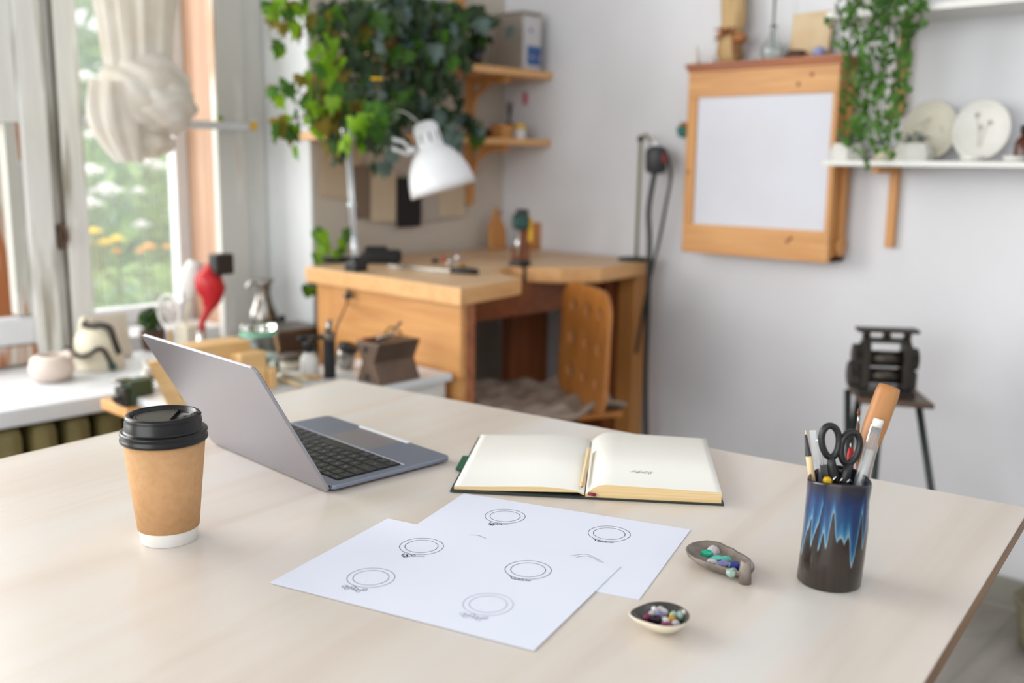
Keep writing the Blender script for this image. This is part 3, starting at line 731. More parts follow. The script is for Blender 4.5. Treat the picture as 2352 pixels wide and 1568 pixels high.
# teardrop spoon dish
lc = oZ(1524, 1446, TZ)
ld_angle = math.atan2(-.70, .72)
sd_ = thing('teardrop_dish', 'small cream teardrop dish with dark silver inside full of gemstones', 'dish', (lc.x, lc.y, TZ), ld_angle)
def tear(a):  # radius factor: pointed at a=pi (left)
    return .0205*(1+.0*math.cos(a))+.0085*max(0, -math.cos(a))**3*1.0
def tfn(co, a):
    r = Vector((co.x, co.y)).length; f = r/.0215; k = 1+.38*f*max(0, -math.cos(a))**4*1.0
    return Vector((co.x*k*1.04, co.y*1.16, co.z))
MB().lathe([(0, 0), (.006, .0), (.013, .0035), (.0195, .0100), (.0225, .0155), (.0218, .0160)], 48, None, 0, tfn).make('outer_shell', 'cream', sd_, local=True)
MB().lathe([(.0220, .0160), (.0205, .0148), (.0165, .0085), (.011, .0042), (0, .0030)], 48, None, 0, tfn).make('silver_inside', 'lead', sd_, local=True)
gz = TZ+.0105
for k, (px, py, s, m_, lab, rz) in enumerate([(1497, 1412, (.0042, .0032, .0042), 'gem_white', 'white pearl at the left of the teardrop dish', 0), (1504, 1405, (.0042, .0034, .0048), 'gem_white', 'white pearl standing at the back left of the teardrop dish', 1),
    (1517, 1402, (.0042, .0038, .0042), 'gem_white', 'white stone at the back middle of the teardrop dish', 2), (1526, 1406, (.0036, .0034, .0036), 'gem_white', 'small white stone right of the back middle one in the teardrop dish', 2),
    (1505, 1424, (.0064, .0044, .0048), 'gem_dark', 'nearly black stone in the teardrop dish', -.5), (1514, 1417, (.0050, .0034, .0046), 'gem_violet', 'violet stone behind the black one in the teardrop dish', 0),
    (1486, 1419, (.0040, .0034, .0040), 'gem_wine', 'wine red stone at the left tip of the teardrop dish', 0), (1530, 1427, (.0044, .0036, .0040), 'gem_white', 'white stone in the middle of the teardrop dish', 1),
    (1532, 1437, (.0058, .0034, .0034), 'gem_wine', 'wine red stone at the near rim of the teardrop dish', -.8), (1543, 1422, (.0040, .0034, .0040), 'gem_amber', 'amber stone in the teardrop dish', .5),
    (1547, 1413, (.0042, .0034, .0036), 'gem_pale', 'pale green stone behind the amber one', 0), (1552, 1433, (.0042, .0036, .0036), 'gem_white', 'white stone at the near right of the teardrop dish', 0),
    (1562, 1414, (.0044, .0036, .0036), 'gem_pale', 'pale blue stone at the right rim of the teardrop dish', .6)]):
    p = oZ(px, py, gz); gem(lab, p, s, m_, 'stones in the teardrop dish', k, rz)

# ================================================================== PEN POT
pp = thing('pen_pot', 'tall blue and black glazed ceramic pot holding scissors and pens', 'pot', (.934, .4165, TZ), 0)
def wob(co, a):
    z = co.z; k = 1+.028*math.sin(2*a+z*60)+.018*math.sin(3*a-z*45)+.03*math.sin(z*70+1)*math.cos(a-1)
    lean = .006*z/.109
    return Vector((co.x*k+lean*.5, co.y*k-lean*.6, z+(.0028*math.sin(2*a+.5) if z > .1 else 0)))
MB().lathe([(0, 0), (.0305, 0), (.0325, .002), (.0322, .03), (.0308, .06), (.0306, .09), (.0322, .109), (.0316, .1115), (.0302, .111), (.0290, .105), (.0285, .06), (.029, .006), (0, .005)], 64, None, 0, wob).make('glazed_body', 'glaze', pp, local=True)
PT = Vector((.938, .4175, TZ))
def pix_at(px, py, dep):  # point of the ray at a camera depth
    d = fw*FPX+rt*(px-1176)-up*(py-784); return EYE+d*(dep/FPX)
D0 = (PT-EYE).dot(fw)
def stick(name, label, cat, top, bot, dep=0, group='tools in the pen pot'):
    a = pix_at(*top, D0+dep); b = pix_at(*bot, D0+dep*.6-.0)
    d = (a-b).normalized(); t = thing(name, label, cat, mat=axis(b, d)); t['group'] = group
    return t, (a-b).length
# scissors
sp0 = pix_at(1928, 1130, D0-.004)
sc = thing('scissors', 'scissors with black looped handles upright in the pen pot', 'scissors', mat=Matrix(((rt.x, up.x, -fw.x, sp0.x), (rt.y, up.y, -fw.y, sp0.y), (rt.z, up.z, -fw.z, sp0.z), (0, 0, 0, 1))) @ Matrix.Rotation(.10, 4, 'X'))
def px2(px, py): return ((px-1928)*.000443, (1130-py)*.000443)
def loop(name, cx_, cy_, rx, ry, tilt, stem, mat_='black'):
    mb = MB(); P = []
    for k in range(33):
        a = 2*PI*k/32; x = rx*math.cos(a); y = ry*math.sin(a); x *= (1+.12*math.sin(a))
        P.append((cx_+x*math.cos(tilt)-y*math.sin(tilt), cy_+x*math.sin(tilt)+y*math.cos(tilt), 0))
    mb.tube(P, .0036, 10, cap=False)
    mb.tube(stem, [.0036+.0022*min(1, i/2) for i in range(len(stem))], 10)
    mb.make(name, mat_, sc, local=True)
c1 = px2(1903, 1010); c2 = px2(1949, 1025)
s1 = [px2(1905, 1043)+(0,), px2(1908, 1065)+(0,), px2(1915, 1090)+(0,), px2(1922, 1125)+(0,)]
s2 = [px2(1947, 1060)+(.003,), px2(1941, 1080)+(.003,), px2(1937, 1100)+(.003,), px2(1930, 1125)+(.003,)]
loop('handle', c1[0], c1[1], .0090, .0165, .08, s1); loop('handle', c2[0], c2[1], .0092, .0165, -.18, s2)
MB().box((.0, -.032, .0015), (.011, .060, .0016)).box((.001, -.032, -.0015), (.010, .060, .0016)).make('blades', 'steel', sc, local=True)
# wooden tool handle
t, L_ = stick('wooden_handle_tool', 'tool with a thick round brown wooden handle leaning right in the pen pot', 'tool', (2043, 888), (1952, 1140), .014)
MB().lathe([(0, 0), (.004, 0), (.004, .035), (.0080, .04), (.0105, .06), (.0122, L_*.62), (.0122, L_*.94), (.0110, L_), (0, L_+.001)], 28).make('handle', 'toolwood', t, local=True)
# transparent pen
t, L_ = stick('transparent_pen', 'clear plastic mechanical pen with silver clip in the pen pot', 'pen', (2019, 962), (1965, 1150), -.010)
MB().lathe([(0, 0), (.0065, 0), (.0070, .02), (.0070, L_*.68), (.0052, L_*.72), (.0052, L_*.9), (0, L_*.9)], 24).make('barrel', 'clearp', t, local=True)
MB().lathe([(0, .002), (.003, .002), (.003, L_*.62), (0, L_*.62)], 12).make('inner_tube', 'frost', t, local=True)
MB().lathe([(0, L_*.9), (.0050, L_*.9), (.0052, L_*.985), (.0040, L_), (0, L_)], 20).make('cap_button', 'frost', t, local=True)
MB().box((.0055, 0, L_*.80), (.0015, .004, L_*.24), bev=.0005).make('clip', 'chrome', t, local=True)
# craft blade in clear sheath
t, L_ = stick('pencil_cap', 'clear plastic ruler strip standing at the left of the pen pot', 'ruler', (1868, 988), (1885, 1150), .006)
MB().box((0, 0, L_/2), (.002, .0100, L_), bev=.0006).make('strip', 'clearp', t, local=True)
t.name = 'clear_ruler'
t, L_ = stick('graver', 'slim pale pencil with long dark point at the far left of the pen pot', 'pencil', (1850, 988), (1872, 1150), -.004)
MB().lathe([(0, 0), (.0034, 0), (.0034, L_*.62), (.0030, L_*.66), (.0006, L_), (0, L_)], 14).make('body', 'pencil', t, local=True)
MB().lathe([(.0035, L_*.64), (.0031, L_*.68), (.0014, L_*.93), (0, L_*.95)], 10, T(.0009, 0, 0)).make('blade', 'graphite', t, local=True)
t, L_ = stick('silver_file', 'flat silver file beside the scissors in the pen pot', 'file', (1879, 1010), (1896, 1150), .001)
MB().box((0, 0, L_/2), (.0018, .0055, L_), bev=.0004).make('blade', 'chrome', t, local=True)
MB().box((0, .004, L_*.3), (.004, .009, L_*.6), bev=.001).make('grip', 'dgrey', t, local=True)
t, L_ = stick('paint_brush', 'thin brush with reddish hair tip in the pen pot', 'brush', (1972, 937), (1968, 1150), .018)
MB().tube([(0, 0, 0), (0, 0, L_*.83)], .0016, 8).make('shaft', 'cordb', t, local=True)
MB().tube([(0, 0, L_*.83), (0, 0, L_*.92)], .0013, 8).make('ferrule', 'chrome', t, local=True)
MB().lathe([(0, L_*.92), (.0013, L_*.92), (.0018, L_*.95), (.0004, L_), (0, L_)], 8).make('bristles', 'terra', t, local=True)
t, L_ = stick('seam_ripper', 'small red-capped pick seen through the right scissor loop', 'tool', (1954, 1017), (1950, 1150), .010)
MB().lathe([(.0, 0), (.003, 0), (.0035, L_*.80), (.0020, L_*.91), (0, L_*.92)], 12).make('red_handle', 'red', t, local=True)
MB().tube([(0, 0, L_*.9), (0, 0, L_)], .0008, 6).make('pin', 'chrome', t, local=True)
t, L_ = stick('yellow_eraser_pen', 'short yellow-ended pen just above the rim of the pen pot', 'pen', (1899, 1096), (1906, 1150), -.012)
MB().lathe([(0, 0), (.0045, 0), (.0045, L_*.9), (.003, L_), (0, L_)], 14).make('body', 'yellow', t, local=True)
mb = MB(); t = thing('metal_spring', 'bent steel wire clip lying across the top of the pen pot', 'clip', (PT.x, PT.y, TZ+.1), 0, 'tools in the pen pot')
P = [pix_at(1909+k*2.2, 1097+6*math.sin(k*.9)+k*.5, D0-.012+.004*math.cos(k*.9)) for k in range(22)]
mb.tube(P, .0011, 8); mb.make('wire', 'chrome', t)

# ================================================================== CORNER BENCH
bz = .855; bth = .047
bench = thing('corner_bench', 'honey-coloured wooden corner workbench against both walls', 'workbench', (1.75, 1.83, 0))
# top outline
A = oZ(709, 613, bz); B = oZ(1058, 662, bz); C_ = oZ(1199, 638, bz); D_ = oZ(1215, 608, bz); E_ = oZ(1380, 614, bz); F_ = oZ(1484, 598, bz)
out = [(A.x, min(A.y+.02, 2.5)), (B.x, B.y), (C_.x, C_.y)]
# concave bite
c0 = Vector((C_.x, C_.y)); c3 = Vector((D_.x+.02, D_.y-.02))
out += [(c0.x+.03, c0.y+.10), (c0.x+.10, c0.y+.20), (c0.x+.20, c0.y+.235)]
out += [(E_.x-.11, E_.y+.07), (E_.x, E_.y), (XR-.012, 1.925), (XR-.012, 2.625), (1.96, 2.625), (1.93, 2.50)]
mb = MB(); mb.prism(out, bz-bth, bz); mb.b.normal_update()
for f in mb.b.faces:
    if abs(f.normal.z) < .5: f.material_index = 1
mb.make('bench_top', ['benchtop', 'pinex'], bench, bevel=.004)
px_ = B.x+.045
MB().bb((px_, B.y+.045, .602), (px_+.02, 2.48, bz-bth-.001), bev=.001).make('side_panel', 'piney', bench)
MB().bb((px_+.001, B.y+.045, .02), (px_+.02, 2.48, .600), bev=.001).make('lower_side_panel', 'piney', bench)
MB().bb((px_+.0205, B.y+.046, 0), (px_+.055, B.y+.11, bz-bth-.001), bev=.003).make('leg', 'cap', bench)
MB().bb((px_-.001, 2.40, 0), (px_+.05, 2.47, bz-bth-.001), bev=.003).make('leg', 'pinez', bench)
MB().bb((XR-.085, 1.945, 0), (XR-.02, 2.015, bz-bth-.001), bev=.003).make('leg', 'pinez', bench)
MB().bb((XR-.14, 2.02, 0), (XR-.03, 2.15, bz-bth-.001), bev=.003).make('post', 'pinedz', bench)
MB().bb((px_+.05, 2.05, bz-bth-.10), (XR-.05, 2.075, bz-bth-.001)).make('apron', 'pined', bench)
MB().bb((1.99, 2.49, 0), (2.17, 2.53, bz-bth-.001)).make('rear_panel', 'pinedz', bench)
pa = oY(1172, 760, 2.3); pb = oY(1258, 760, 2.3)
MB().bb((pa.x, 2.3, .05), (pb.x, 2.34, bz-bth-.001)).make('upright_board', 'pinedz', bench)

# ---- things on the bench
def P_(px, py, z): return oZ(px, py, z)
hp = oZ(772, 603, bz); hat = thing('black_pad', 'flat round black pad on the bench left of the lamp clamp', 'pad', (hp.x+.02, hp.y+.02, bz))
MB().lathe([(0, 0), (.055, 0), (.058, .004), (.05, .012), (.02, .016), (0, .016)], 36).make('disc', 'blackm', hat, local=True)
hp = oZ(893, 606, bz); t = thing('black_pouch', 'black leather pouch lying on the bench right of the lamp clamp', 'pouch', (hp.x, hp.y+.03, bz), -.75)
mb = MB(); mb.box((0, 0, .021), (.12, .075, .042), bev=.015); mb.box((-.02, 0, .044), (.07, .05, .018), bev=.008); mb.make('body', 'blackm', t, local=True)
MB().box((-.068, 0, .016), (.03, .05, .026), bev=.008).make('flap', 'black', t, local=True)
a = oZ(897, 615, bz); b = oZ(1096, 632, bz); d = b-a; t = thing('long_file', 'long grey file with dark handle lying along the bench edge', 'file', (a.x, a.y, bz), math.atan2(d.y, d.x)); L_ = d.length
MB().box((L_*.36, 0, .006), (L_*.72, .02, .008), bev=.001).make('blade', 'steel', t, local=True)
MB().tube([(L_*.70, 0, .009), (L_*.78, 0, .011), (L_, 0, .010)], [.006, .010, .009], 12).make('handle', 'black', t, local=True)
for (px, py, m_, lab, s) in [(1000, 604, 'black', 'small black clip behind the file on the bench', (.03, .02, .014)), (1020, 602, 'red', 'small red clip behind the file on the bench', (.012, .01, .02)), (1035, 608, 'chrome', 'silver finding behind the file on the bench', (.03, .012, .02)), (1050, 603, 'chrome', 'upright shiny silver finding near the end of the file', (.014, .014, .03)), (1062, 613, 'brass', 'pinkish metal bead at the end of the file', (.018, .014, .012))]:
    p = oZ(px, py, bz); mb = MB(); mb.ball((p.x, p.y, bz+s[2]/2), 1, (s[0]/2, s[1]/2, s[2]/2), 10, jit=.3); mb.tube([(p.x-s[0]/2, p.y, bz+.003), (p.x+s[0]*.7, p.y+.01, bz+.003)], .003, 6)
    mb.make('jewellery_piece', m_, label=lab, cat='jewellery piece', group='small pieces on the bench')
# wooden shields leaning in the corner
def board(px, py, hpx, w_, y_, lab):
    base_ = oY(px, py, y_); t = thing('bench_pin_board', lab, 'wooden board', (base_.x, y_, bz))
    h_ = hpx
    P = [(-w_/2, 0), (w_/2, 0), (w_/2, h_*.45), (w_*.34, h_*.66), (w_*.12, h_*.8), (w_*.09, h_*.95), (0, h_), (-w_*.09, h_*.95), (-w_*.12, h_*.8), (-w_*.34, h_*.66), (-w_/2, h_*.45)]
    mb = MB(); mb.prism(P, -.008, .008, Matrix.Rotation(PI/2-.08, 4, 'X')); mb.make('board', 'pinez', t, local=True, bevel=.003)
    for z in (h_*.86,): MB().lathe([(0, 0), (.007, 0), (.007, .003), (0, .003)], 14, T(0, -.012-.0, z, 0, PI/2)).make('hanging_hole', 'pinedz', t, local=True)
board(1143, 580, .155, .085, 2.56, 'brown wooden bottle-shaped board leaning in the corner, left of the green drill')
p = oZ(1232, 572, bz); t = thing('wooden_block_stand', 'brown rounded wooden board behind the green drill in the corner', 'wooden board', (p.x, p.y, bz), -.8)
MB().prism([(-.035, 0), (.035, 0), (.035, .07), (.022, .10), (-.022, .10), (-.035, .07)], -.01, .01, Matrix.Rotation(PI/2, 4, 'X')).make('board', 'chairwood', t, local=True, bevel=.004)
p = oZ(1195, 596, bz); t = thing('green_bench_motor', 'green bench motor on a dark stand with a yellow side in the corner', 'machine', (p.x, p.y, bz), -.8)
MB().box((0, 0, .125), (.055, .06, .05), bev=.012).make('motor_housing', 'dteal', t, local=True)
MB().box((0, .01, .02), (.06, .07, .04), bev=.006).box((0.01, .02, .06), (.045, .03, .09), bev=.004).make('stand', 'pinedz', t, local=True)
MB().box((.032, .01, .10), (.012, .04, .08), bev=.003).make('yellow_side', 'yellow', t, local=True)
MB().tube([(-.01, -.035, .10), (-.01, -.04, .01)], .007, 12).make('spindle', 'chrome', t, local=True)
MB().lathe([(0, .148), (.022, .148), (.02, .165), (0, .168)], 20, T(.005, 0, 0)).make('top_knob', 'dgrey', t, local=True)
p = oZ(1205, 612, bz); t = thing('bench_vise', 'small black clamp vise fixed on the bench edge', 'vise', (p.x, p.y, bz))
mb = MB(); mb.box((0, 0.02, .008), (.05, .05, .016), bev=.004).box((0, -.005, -.03), (.022, .014, .10), bev=.003).make('clamp_frame', 'black', t, local=True)
MB().tube([(0, .02, -.085), (0, .02, -.048)], .006, 10).box((0, .02, -.08), (.04, .02, .02), bev=.004).make('screw', 'dgrey', t, local=True)

# ---- desk lamp
cl = oZ(812, 625, bz); LX, LY = cl.x+.01, cl.y+.03
lampd = (Vector((LX, LY, bz))-EYE).dot(fw)
lamp = thing('desk_lamp', 'white articulated desk lamp clamped to the bench edge', 'lamp', (LX, LY, bz))
lpx = lambda px, py, dd=0: pix_at(px, py, lampd+dd)
q0 = lpx(816, 588); q1 = lpx(799, 325); q2 = lpx(793, 276)
MB().tube([lpx(816, 588), lpx(816, 600), lpx(815, 626)], [.012, .016, .014], 14).box(tuple(lpx(818, 612)), (.05, .05, .03), bev=.006).make('clamp', 'black', lamp)
MB().tube([lpx(806, 628), lpx(799, 672)], .0045, 10).ball(lpx(799, 680), .013, (1, 1, .8), 12).make('clamp_screw', 'dgrey', lamp)
MB().tube([lpx(818, 590), lpx(814, 545)], [.013, .010], 14).tube([lpx(811, 555), lpx(796, 330)], .0042, 10).tube([lpx(818, 555), lpx(803, 326)], .0042, 10).box(tuple(lpx(808, 470)), (.018, .018, .012), bev=.002).make('lower_arm', 'armgrey', lamp)
MB().tube(bez([lpx(795, 276, .05), lpx(850, 262, .04), lpx(920, 255, .02), lpx(960, 280)], 6), .002, 6).make('power_wire', 'frost', lamp)
MB().tube([lpx(797, 325), lpx(793, 285)], .016, 14).make('elbow', 'chrome', lamp)
MB().tube([lpx(796, 292), lpx(870, 312), lpx(925, 325), lpx(945, 345)], .006, 10).tube([lpx(798, 312), lpx(870, 330), lpx(940, 355)], .006, 10).make('upper_arm', 'lampw', lamp)
MB().ball(lpx(946, 345), .016, (1, 1, 1), 14).make('head_joint', 'chrome', lamp)
# shade: axis from neck top to opening centre
top = lpx(972, 279); opn = lpx(1019, 437, .028)
ax_ = (opn-top); SL = ax_.length; sm = axis(top, ax_)
MB().lathe([(0, .0), (.020, .001), (.031, .006), (.037, .018), (.038, .05), (.040, SL*.38), (.048, SL*.41), (.063, SL*.48), (.079, SL*.60), (.090, SL*.74), (.096, SL*.88), (.0990, SL), (.0980, SL), (.0950, SL*.88), (.089, SL*.74), (.078, SL*.60), (.062, SL*.48), (.044, SL*.42), (.03, SL*.42), (0, SL*.40)], 56, sm).make('lamp_shade', 'lampw', lamp)
mb = MB()
for k in range(9):
    a = k*2*PI/9
    mb.box((.0382*math.cos(a), .0382*math.sin(a), SL*.25), (.002, .004, .03), sm @ Matrix.Identity(4))
mb.make('vent_slots', 'dgrey', lamp)
MB().lathe([(0, SL*.42), (.015, SL*.44), (.028, SL*.62), (.025, SL*.75), (0, SL*.80)], 20, sm).make('bulb', 'frost', lamp)

# cable from clamp down to the black tool
MB().tube(bez([lpx(806, 628), lpx(800, 660), lpx(795, 700), oY(775, 745, 1.9), oY(768, 780, 1.95)], 6), .0028, 6).make('cable', 'cordb', label='thin brown cable hanging from the lamp clamp in front of the bench side', cat='cable')

# ================================================================== PERFORATED CHAIR
chz = .47
ch = thing('perforated_chair', 'plywood chair with rows of holes in its tall back and a wool seat cover', 'chair', (2.15, 1.85, 0))
bt = oZ(1372, 962, chz)          # bottom of back
dch = (bt-EYE).dot(fw)
def cp(px, py, dd=0): return pix_at(px, py, dch+dd)
# back plane: spanned by up and the direction from right edge to left edge (left edge is farther away)
BL = cp(1294, 893, .30); BR = cp(1400, 975, 0); TL = cp(1308, 648, .30); TR = cp(1419, 668, 0)
exx = ((BR-BL)+(TR-TL))/2; ez = ((TL-BL)+(TR-BR))/2; BW = exx.length; BH = ez.length; exx.normalize(); ez.normalize(); en = exx.cross(ez).normalized(); org = (BL+BR+TL+TR)/4
bm_ = Matrix(((exx.x, ez.x, en.x, org.x), (exx.y, ez.y, en.y, org.y), (exx.z, ez.z, en.z, org.z), (0, 0, 0, 1)))
# find sizes: half width from pixels
mb = MB()
def perforated(mb, W_, H_, cols, rows_, hr, thk, m):
    nx, ny = 60, 84; keep = {}
    vs0 = {}; 
    def inside(x, y):
        r = .07; ax, ay = abs(x), abs(y)
        if ax > W_/2 or ay > H_/2: return False
        if ax > W_/2-r and ay > H_/2-r and (ax-(W_/2-r))**2+(ay-(H_/2-r))**2 > r*r: return False
        for cx_ in cols:
            for cy_ in rows_:
                if ((x-cx_)/hr)**2+((y-cy_)/(hr*1.15))**2 < 1: return False
        return True
    cells = set()
    for i in range(nx):
        for j in range(ny):
            x = -W_/2+W_*(i+.5)/nx; y = -H_/2+H_*(j+.5)/ny
            if inside(x, y): cells.add((i, j))
    def V(i, j, k):
        if (i, j, k) not in vs0:
            x = -W_/2+W_*i/nx; y = -H_/2+H_*j/ny; z = .35*x*x*1.2+(thk if k else 0)
            vs0[(i, j, k)] = mb.b.verts.new(m @ Vector((x, y, z)))
        return vs0[(i, j, k)]
    for (i, j) in cells:
        mb.b.faces.new((V(i, j, 1), V(i+1, j, 1), V(i+1, j+1, 1), V(i, j+1, 1))).smooth = True
        mb.b.faces.new((V(i, j, 0), V(i, j+1, 0), V(i+1, j+1, 0), V(i+1, j, 0))).smooth = True
        for (di, dj, a, b) in ((-1, 0, (0, 0), (0, 1)), (1, 0, (1, 1), (1, 0)), (0, -1, (1, 0), (0, 0)), (0, 1, (0, 1), (1, 1))):
            if (i+di, j+dj) not in cells:
                mb.b.faces.new((V(i+a[0], j+a[1], 0), V(i+b[0], j+b[1], 0), V(i+b[0], j+b[1], 1), V(i+a[0], j+a[1], 1)))
perforated(mb, BW, BH, (-BW*.28, 0, BW*.28), (BH*.30, BH*.02, -BH*.26), .017, .012, bm_)
mb.make('backrest', 'chairwood', ch, fix=True)
sd0 = cp(1250, 905, .25)
sc_ = (oZ(1240, 925, chz)); 
mb = MB(); 
sm_ = T(sc_.x+.0, sc_.y+.05, chz, math.atan2(exx.y, exx.x))
mb.box((0, .02, -.012), (.40, .40, .018), sm_, bev=.006)
mb.make('seat', 'chairwood', ch)
mb = MB(); N = 24
gv = [[mb.b.verts.new(sm_ @ Vector((-.205+.41*i/N, -.19+.42*j/N, .012+.03*noise.noise(Vector((i*.35, j*.22, 3)))+.012*math.sin(i*.9+j*.25)))) for j in range(N+1)] for i in range(N+1)]
for i in range(N):
    for j in range(N): mb.b.faces.new((gv[i][j], gv[i+1][j], gv[i+1][j+1], gv[i][j+1])).smooth = True
o = mb.make('wool_cover', 'sheep', ch); md = o.modifiers.new('s', 'SOLIDIFY'); md.thickness = .012; md.offset = -1
MB().tube([sm_ @ Vector((0, .02, -.02)), sm_ @ Vector((0, .02, -.38))], .025, 14).make('column', 'iron', ch)
c5 = sm_ @ Vector((0, .02, -.44))
for k in range(5):
    a = k*2*PI/5; e_ = Vector((c5.x+.25*math.cos(a), c5.y+.25*math.sin(a), .03))
    MB().tube([(c5.x, c5.y, .10), (c5.x+.12*math.cos(a), c5.y+.12*math.sin(a), .08), e_], .014, 8).ball(e_, .03, (1, 1, 1), 10).make('leg', 'iron', ch)

# ================================================================== WALL CABINET
cxf = XR-.11
cab = thing('wall_cabinet', 'pine wall cabinet with a white front panel', 'cabinet', (cxf+.055, 1.49, .9))
yL, yR, z0, z1 = 1.752, 1.263, .901, 1.462
ft = .018
mb = MB()
mb.bb((cxf+ft, yR, z0), (XR-.001, yR+.018, z1)).bb((cxf+ft, yL-.018, z0), (XR-.001, yL, z1)).bb((cxf+ft, yR, z0), (XR-.001, yL, z0+.018)).make('carcass', 'pinez', cab, bevel=.002)
MB().bb((cxf, yR, 1.374), (cxf+ft, yL, z1)).make('top_rail', 'piney', cab, bevel=.002)
MB().bb((cxf, yR, z0), (cxf+ft, yL, .99)).make('bottom_rail', 'piney', cab, bevel=.002)
MB().bb((cxf, yL-.034, .99), (cxf+ft, yL, 1.374)).make('stile', 'pinez', cab, bevel=.002)
MB().bb((cxf, yR, .99), (cxf+ft, yR+.016, 1.374)).make('stile', 'pinez', cab, bevel=.002)
MB().bb((cxf+.007, yR+.016, .99), (cxf+ft, yL-.034, 1.374)).make('white_panel', 'panel', cab)
MB().bb((cxf-.016, yR-.022, z1), (XR-.001, yL+.006, z1+.012)).bb((cxf-.008, yR-.012, z1-.012), (XR-.001, yL+.003, z1)).make('cornice', 'cap', cab, bevel=.003)
mb = MB()
for z in (.93, ): mb.lathe([(0, -.006), (.028, -.006), (.030, 0), (.028, .006), (0, .006)], 24, T(cxf+.065, yR-.008, z+.015, 0, PI/2))
mb.bb((cxf+.05, yR-.012, .93), (cxf+.085, yR-.001, 1.40)); mb.make('side_moulding', 'pinez', cab, bevel=.002)
mb = MB()
for (y, z) in ((1.385, 1.36+.04), (1.345, 1.425), (1.38, .985-.02), (1.39, .955), (1.74, 1.15)):
    mb.lathe([(0, 0), (.006, 0), (.005, .0008), (0, .001)], 14, T(cxf-.0002, y, z, 0, 0, -PI/2))
mb.make('wood_knots', 'pined', cab)
ctz = z1+.012
# things on the cabinet
def cz(px, py): 
    p = oX(px, py, cxf+.05); return p
cone = cz(1603, 122); t = thing('cone_ornament', 'pale translucent cone ornament at the left end of the cabinet top', 'ornament', (cxf+.04, cone.y, ctz))
MB().lathe([(0, 0), (.016, 0), (.012, .02), (.004, .055), (0, .062)], 18).make('cone', 'whitec', t, local=True)
t = thing('shell_ornament', 'small white pointed shell beside the cone on the cabinet', 'ornament', (cxf+.06, cz(1632, 120).y, ctz)); MB().lathe([(0, 0), (.012, 0), (.010, .010), (.003, .028), (0, .032)], 14).make('shell', 'whitec', t, local=True)
lg = cz(1680, 120); t = thing('driftwood_log', 'upright pale driftwood stump tied with dried flowers on the cabinet', 'driftwood', (cxf+.05, lg.y, ctz))
MB().lathe([(0, 0), (.034, 0), (.036, .03), (.031, .07), (.037, .12), (.034, .25), (.03, .30), (0, .30)], 24, None, 0, lambda c, a: Vector((c.x*(1+.18*math.sin(3*a+c.z*20)), c.y*(1+.22*math.cos(2*a+c.z*35))+.006*math.sin(c.z*30), c.z))).make('log', 'bark', t, local=True)
mb = MB(); rnd = random.Random(3)
for k in range(46):
    a = rnd.uniform(0, 2*PI); e_ = rnd.uniform(-.5, .6); d = Vector((math.cos(a)*math.cos(e_), math.sin(a)*math.cos(e_), math.sin(e_)-.15)); p0 = Vector((-.030, -.004, .090)); mb.tube([p0, p0+d*rnd.uniform(.022, .052)], [.0045, .0015], 5)
for k in range(14):
    p0 = Vector((-.036, -.02, .085)); mb.tube([p0, p0+Vector((rnd.uniform(-.01, .01), rnd.uniform(-.03, -.005), rnd.uniform(-.09, -.02)))], .0012, 4)
mb.make('dried_flowers', 'dried', t, local=True)
MB().ball((-.04, -.050, .068), .020, (1, 1.3, .8), 12, jit=.5).make('dried_petal', 'dried', t, local=True)
vz = cz(1775, 112); t = thing('glass_vase', 'clear glass bulb vase with a thin dark stem on the cabinet', 'vase', (cxf+.05, vz.y, ctz))
MB().lathe([(0, 0), (.026, 0), (.036, .02), (.034, .042), (.014, .062), (.009, .09), (.011, .10), (.0095, .10), (.0075, .09), (.012, .063), (.031, .042), (.033, .021), (.024, .003), (0, .003)], 32).make('glass_body', 'glass', t, local=True)
MB().tube([(0, 0, .02), (0, .002, .09), (-.002, .002, .2)], [.001, .003, .004], 7).make('stem', 'green', t, local=True)
y1 = oX(1812, 80, cxf+.06).y; y2 = oX(1902, 80, cxf+.06).y
t = thing('stone_tile', 'beige square sandstone tile leaning on the wall on the cabinet', 'tile', (cxf+.07, (y1+y2)/2, ctz))
MB().box((0, 0, .066), (.012, abs(y1-y2), .132), T(0, 0, 0, 0, 0, .12), bev=.002).make('slab', 'stone', t, local=True)
bs = cz(1837, 112); MB().ball((cxf+.025, bs.y, ctz+.011), .03, (.7, 1.0, .42), 16, jit=.5).make('brown_stone', 'stoned', label='flat dark brown stone in front of the beige tile', cat='stone')
bs = cz(1890, 108); t = thing('porcelain_bead_dish', 'small blue and white porcelain ornament at the right end of the cabinet', 'ornament', (cxf+.03, bs.y, ctz))
MB().lathe([(0, 0), (.012, 0), (.02, .010), (.017, .022), (.006, .028), (0, .028)], 20).make('body', 'bluec', t, local=True)
tl = oX(1545, 298, XR-.03); t = thing('teal_ornament', 'teal and brown ornament hanging at the left side of the cabinet', 'ornament', (XR-.03, yL+.072, tl.z-.02))
MB().ball((0, -.005, .015), .02, (.8, 1, .9), 14, jit=.5).make('teal_knot', 'teal', t, local=True)
MB().ball((0, -.008, .035), .013, (.8, 1, .7), 10, jit=.5).box((.014, .0, .02), (.03, .003, .003)).make('brown_top', 'dried', t, local=True)

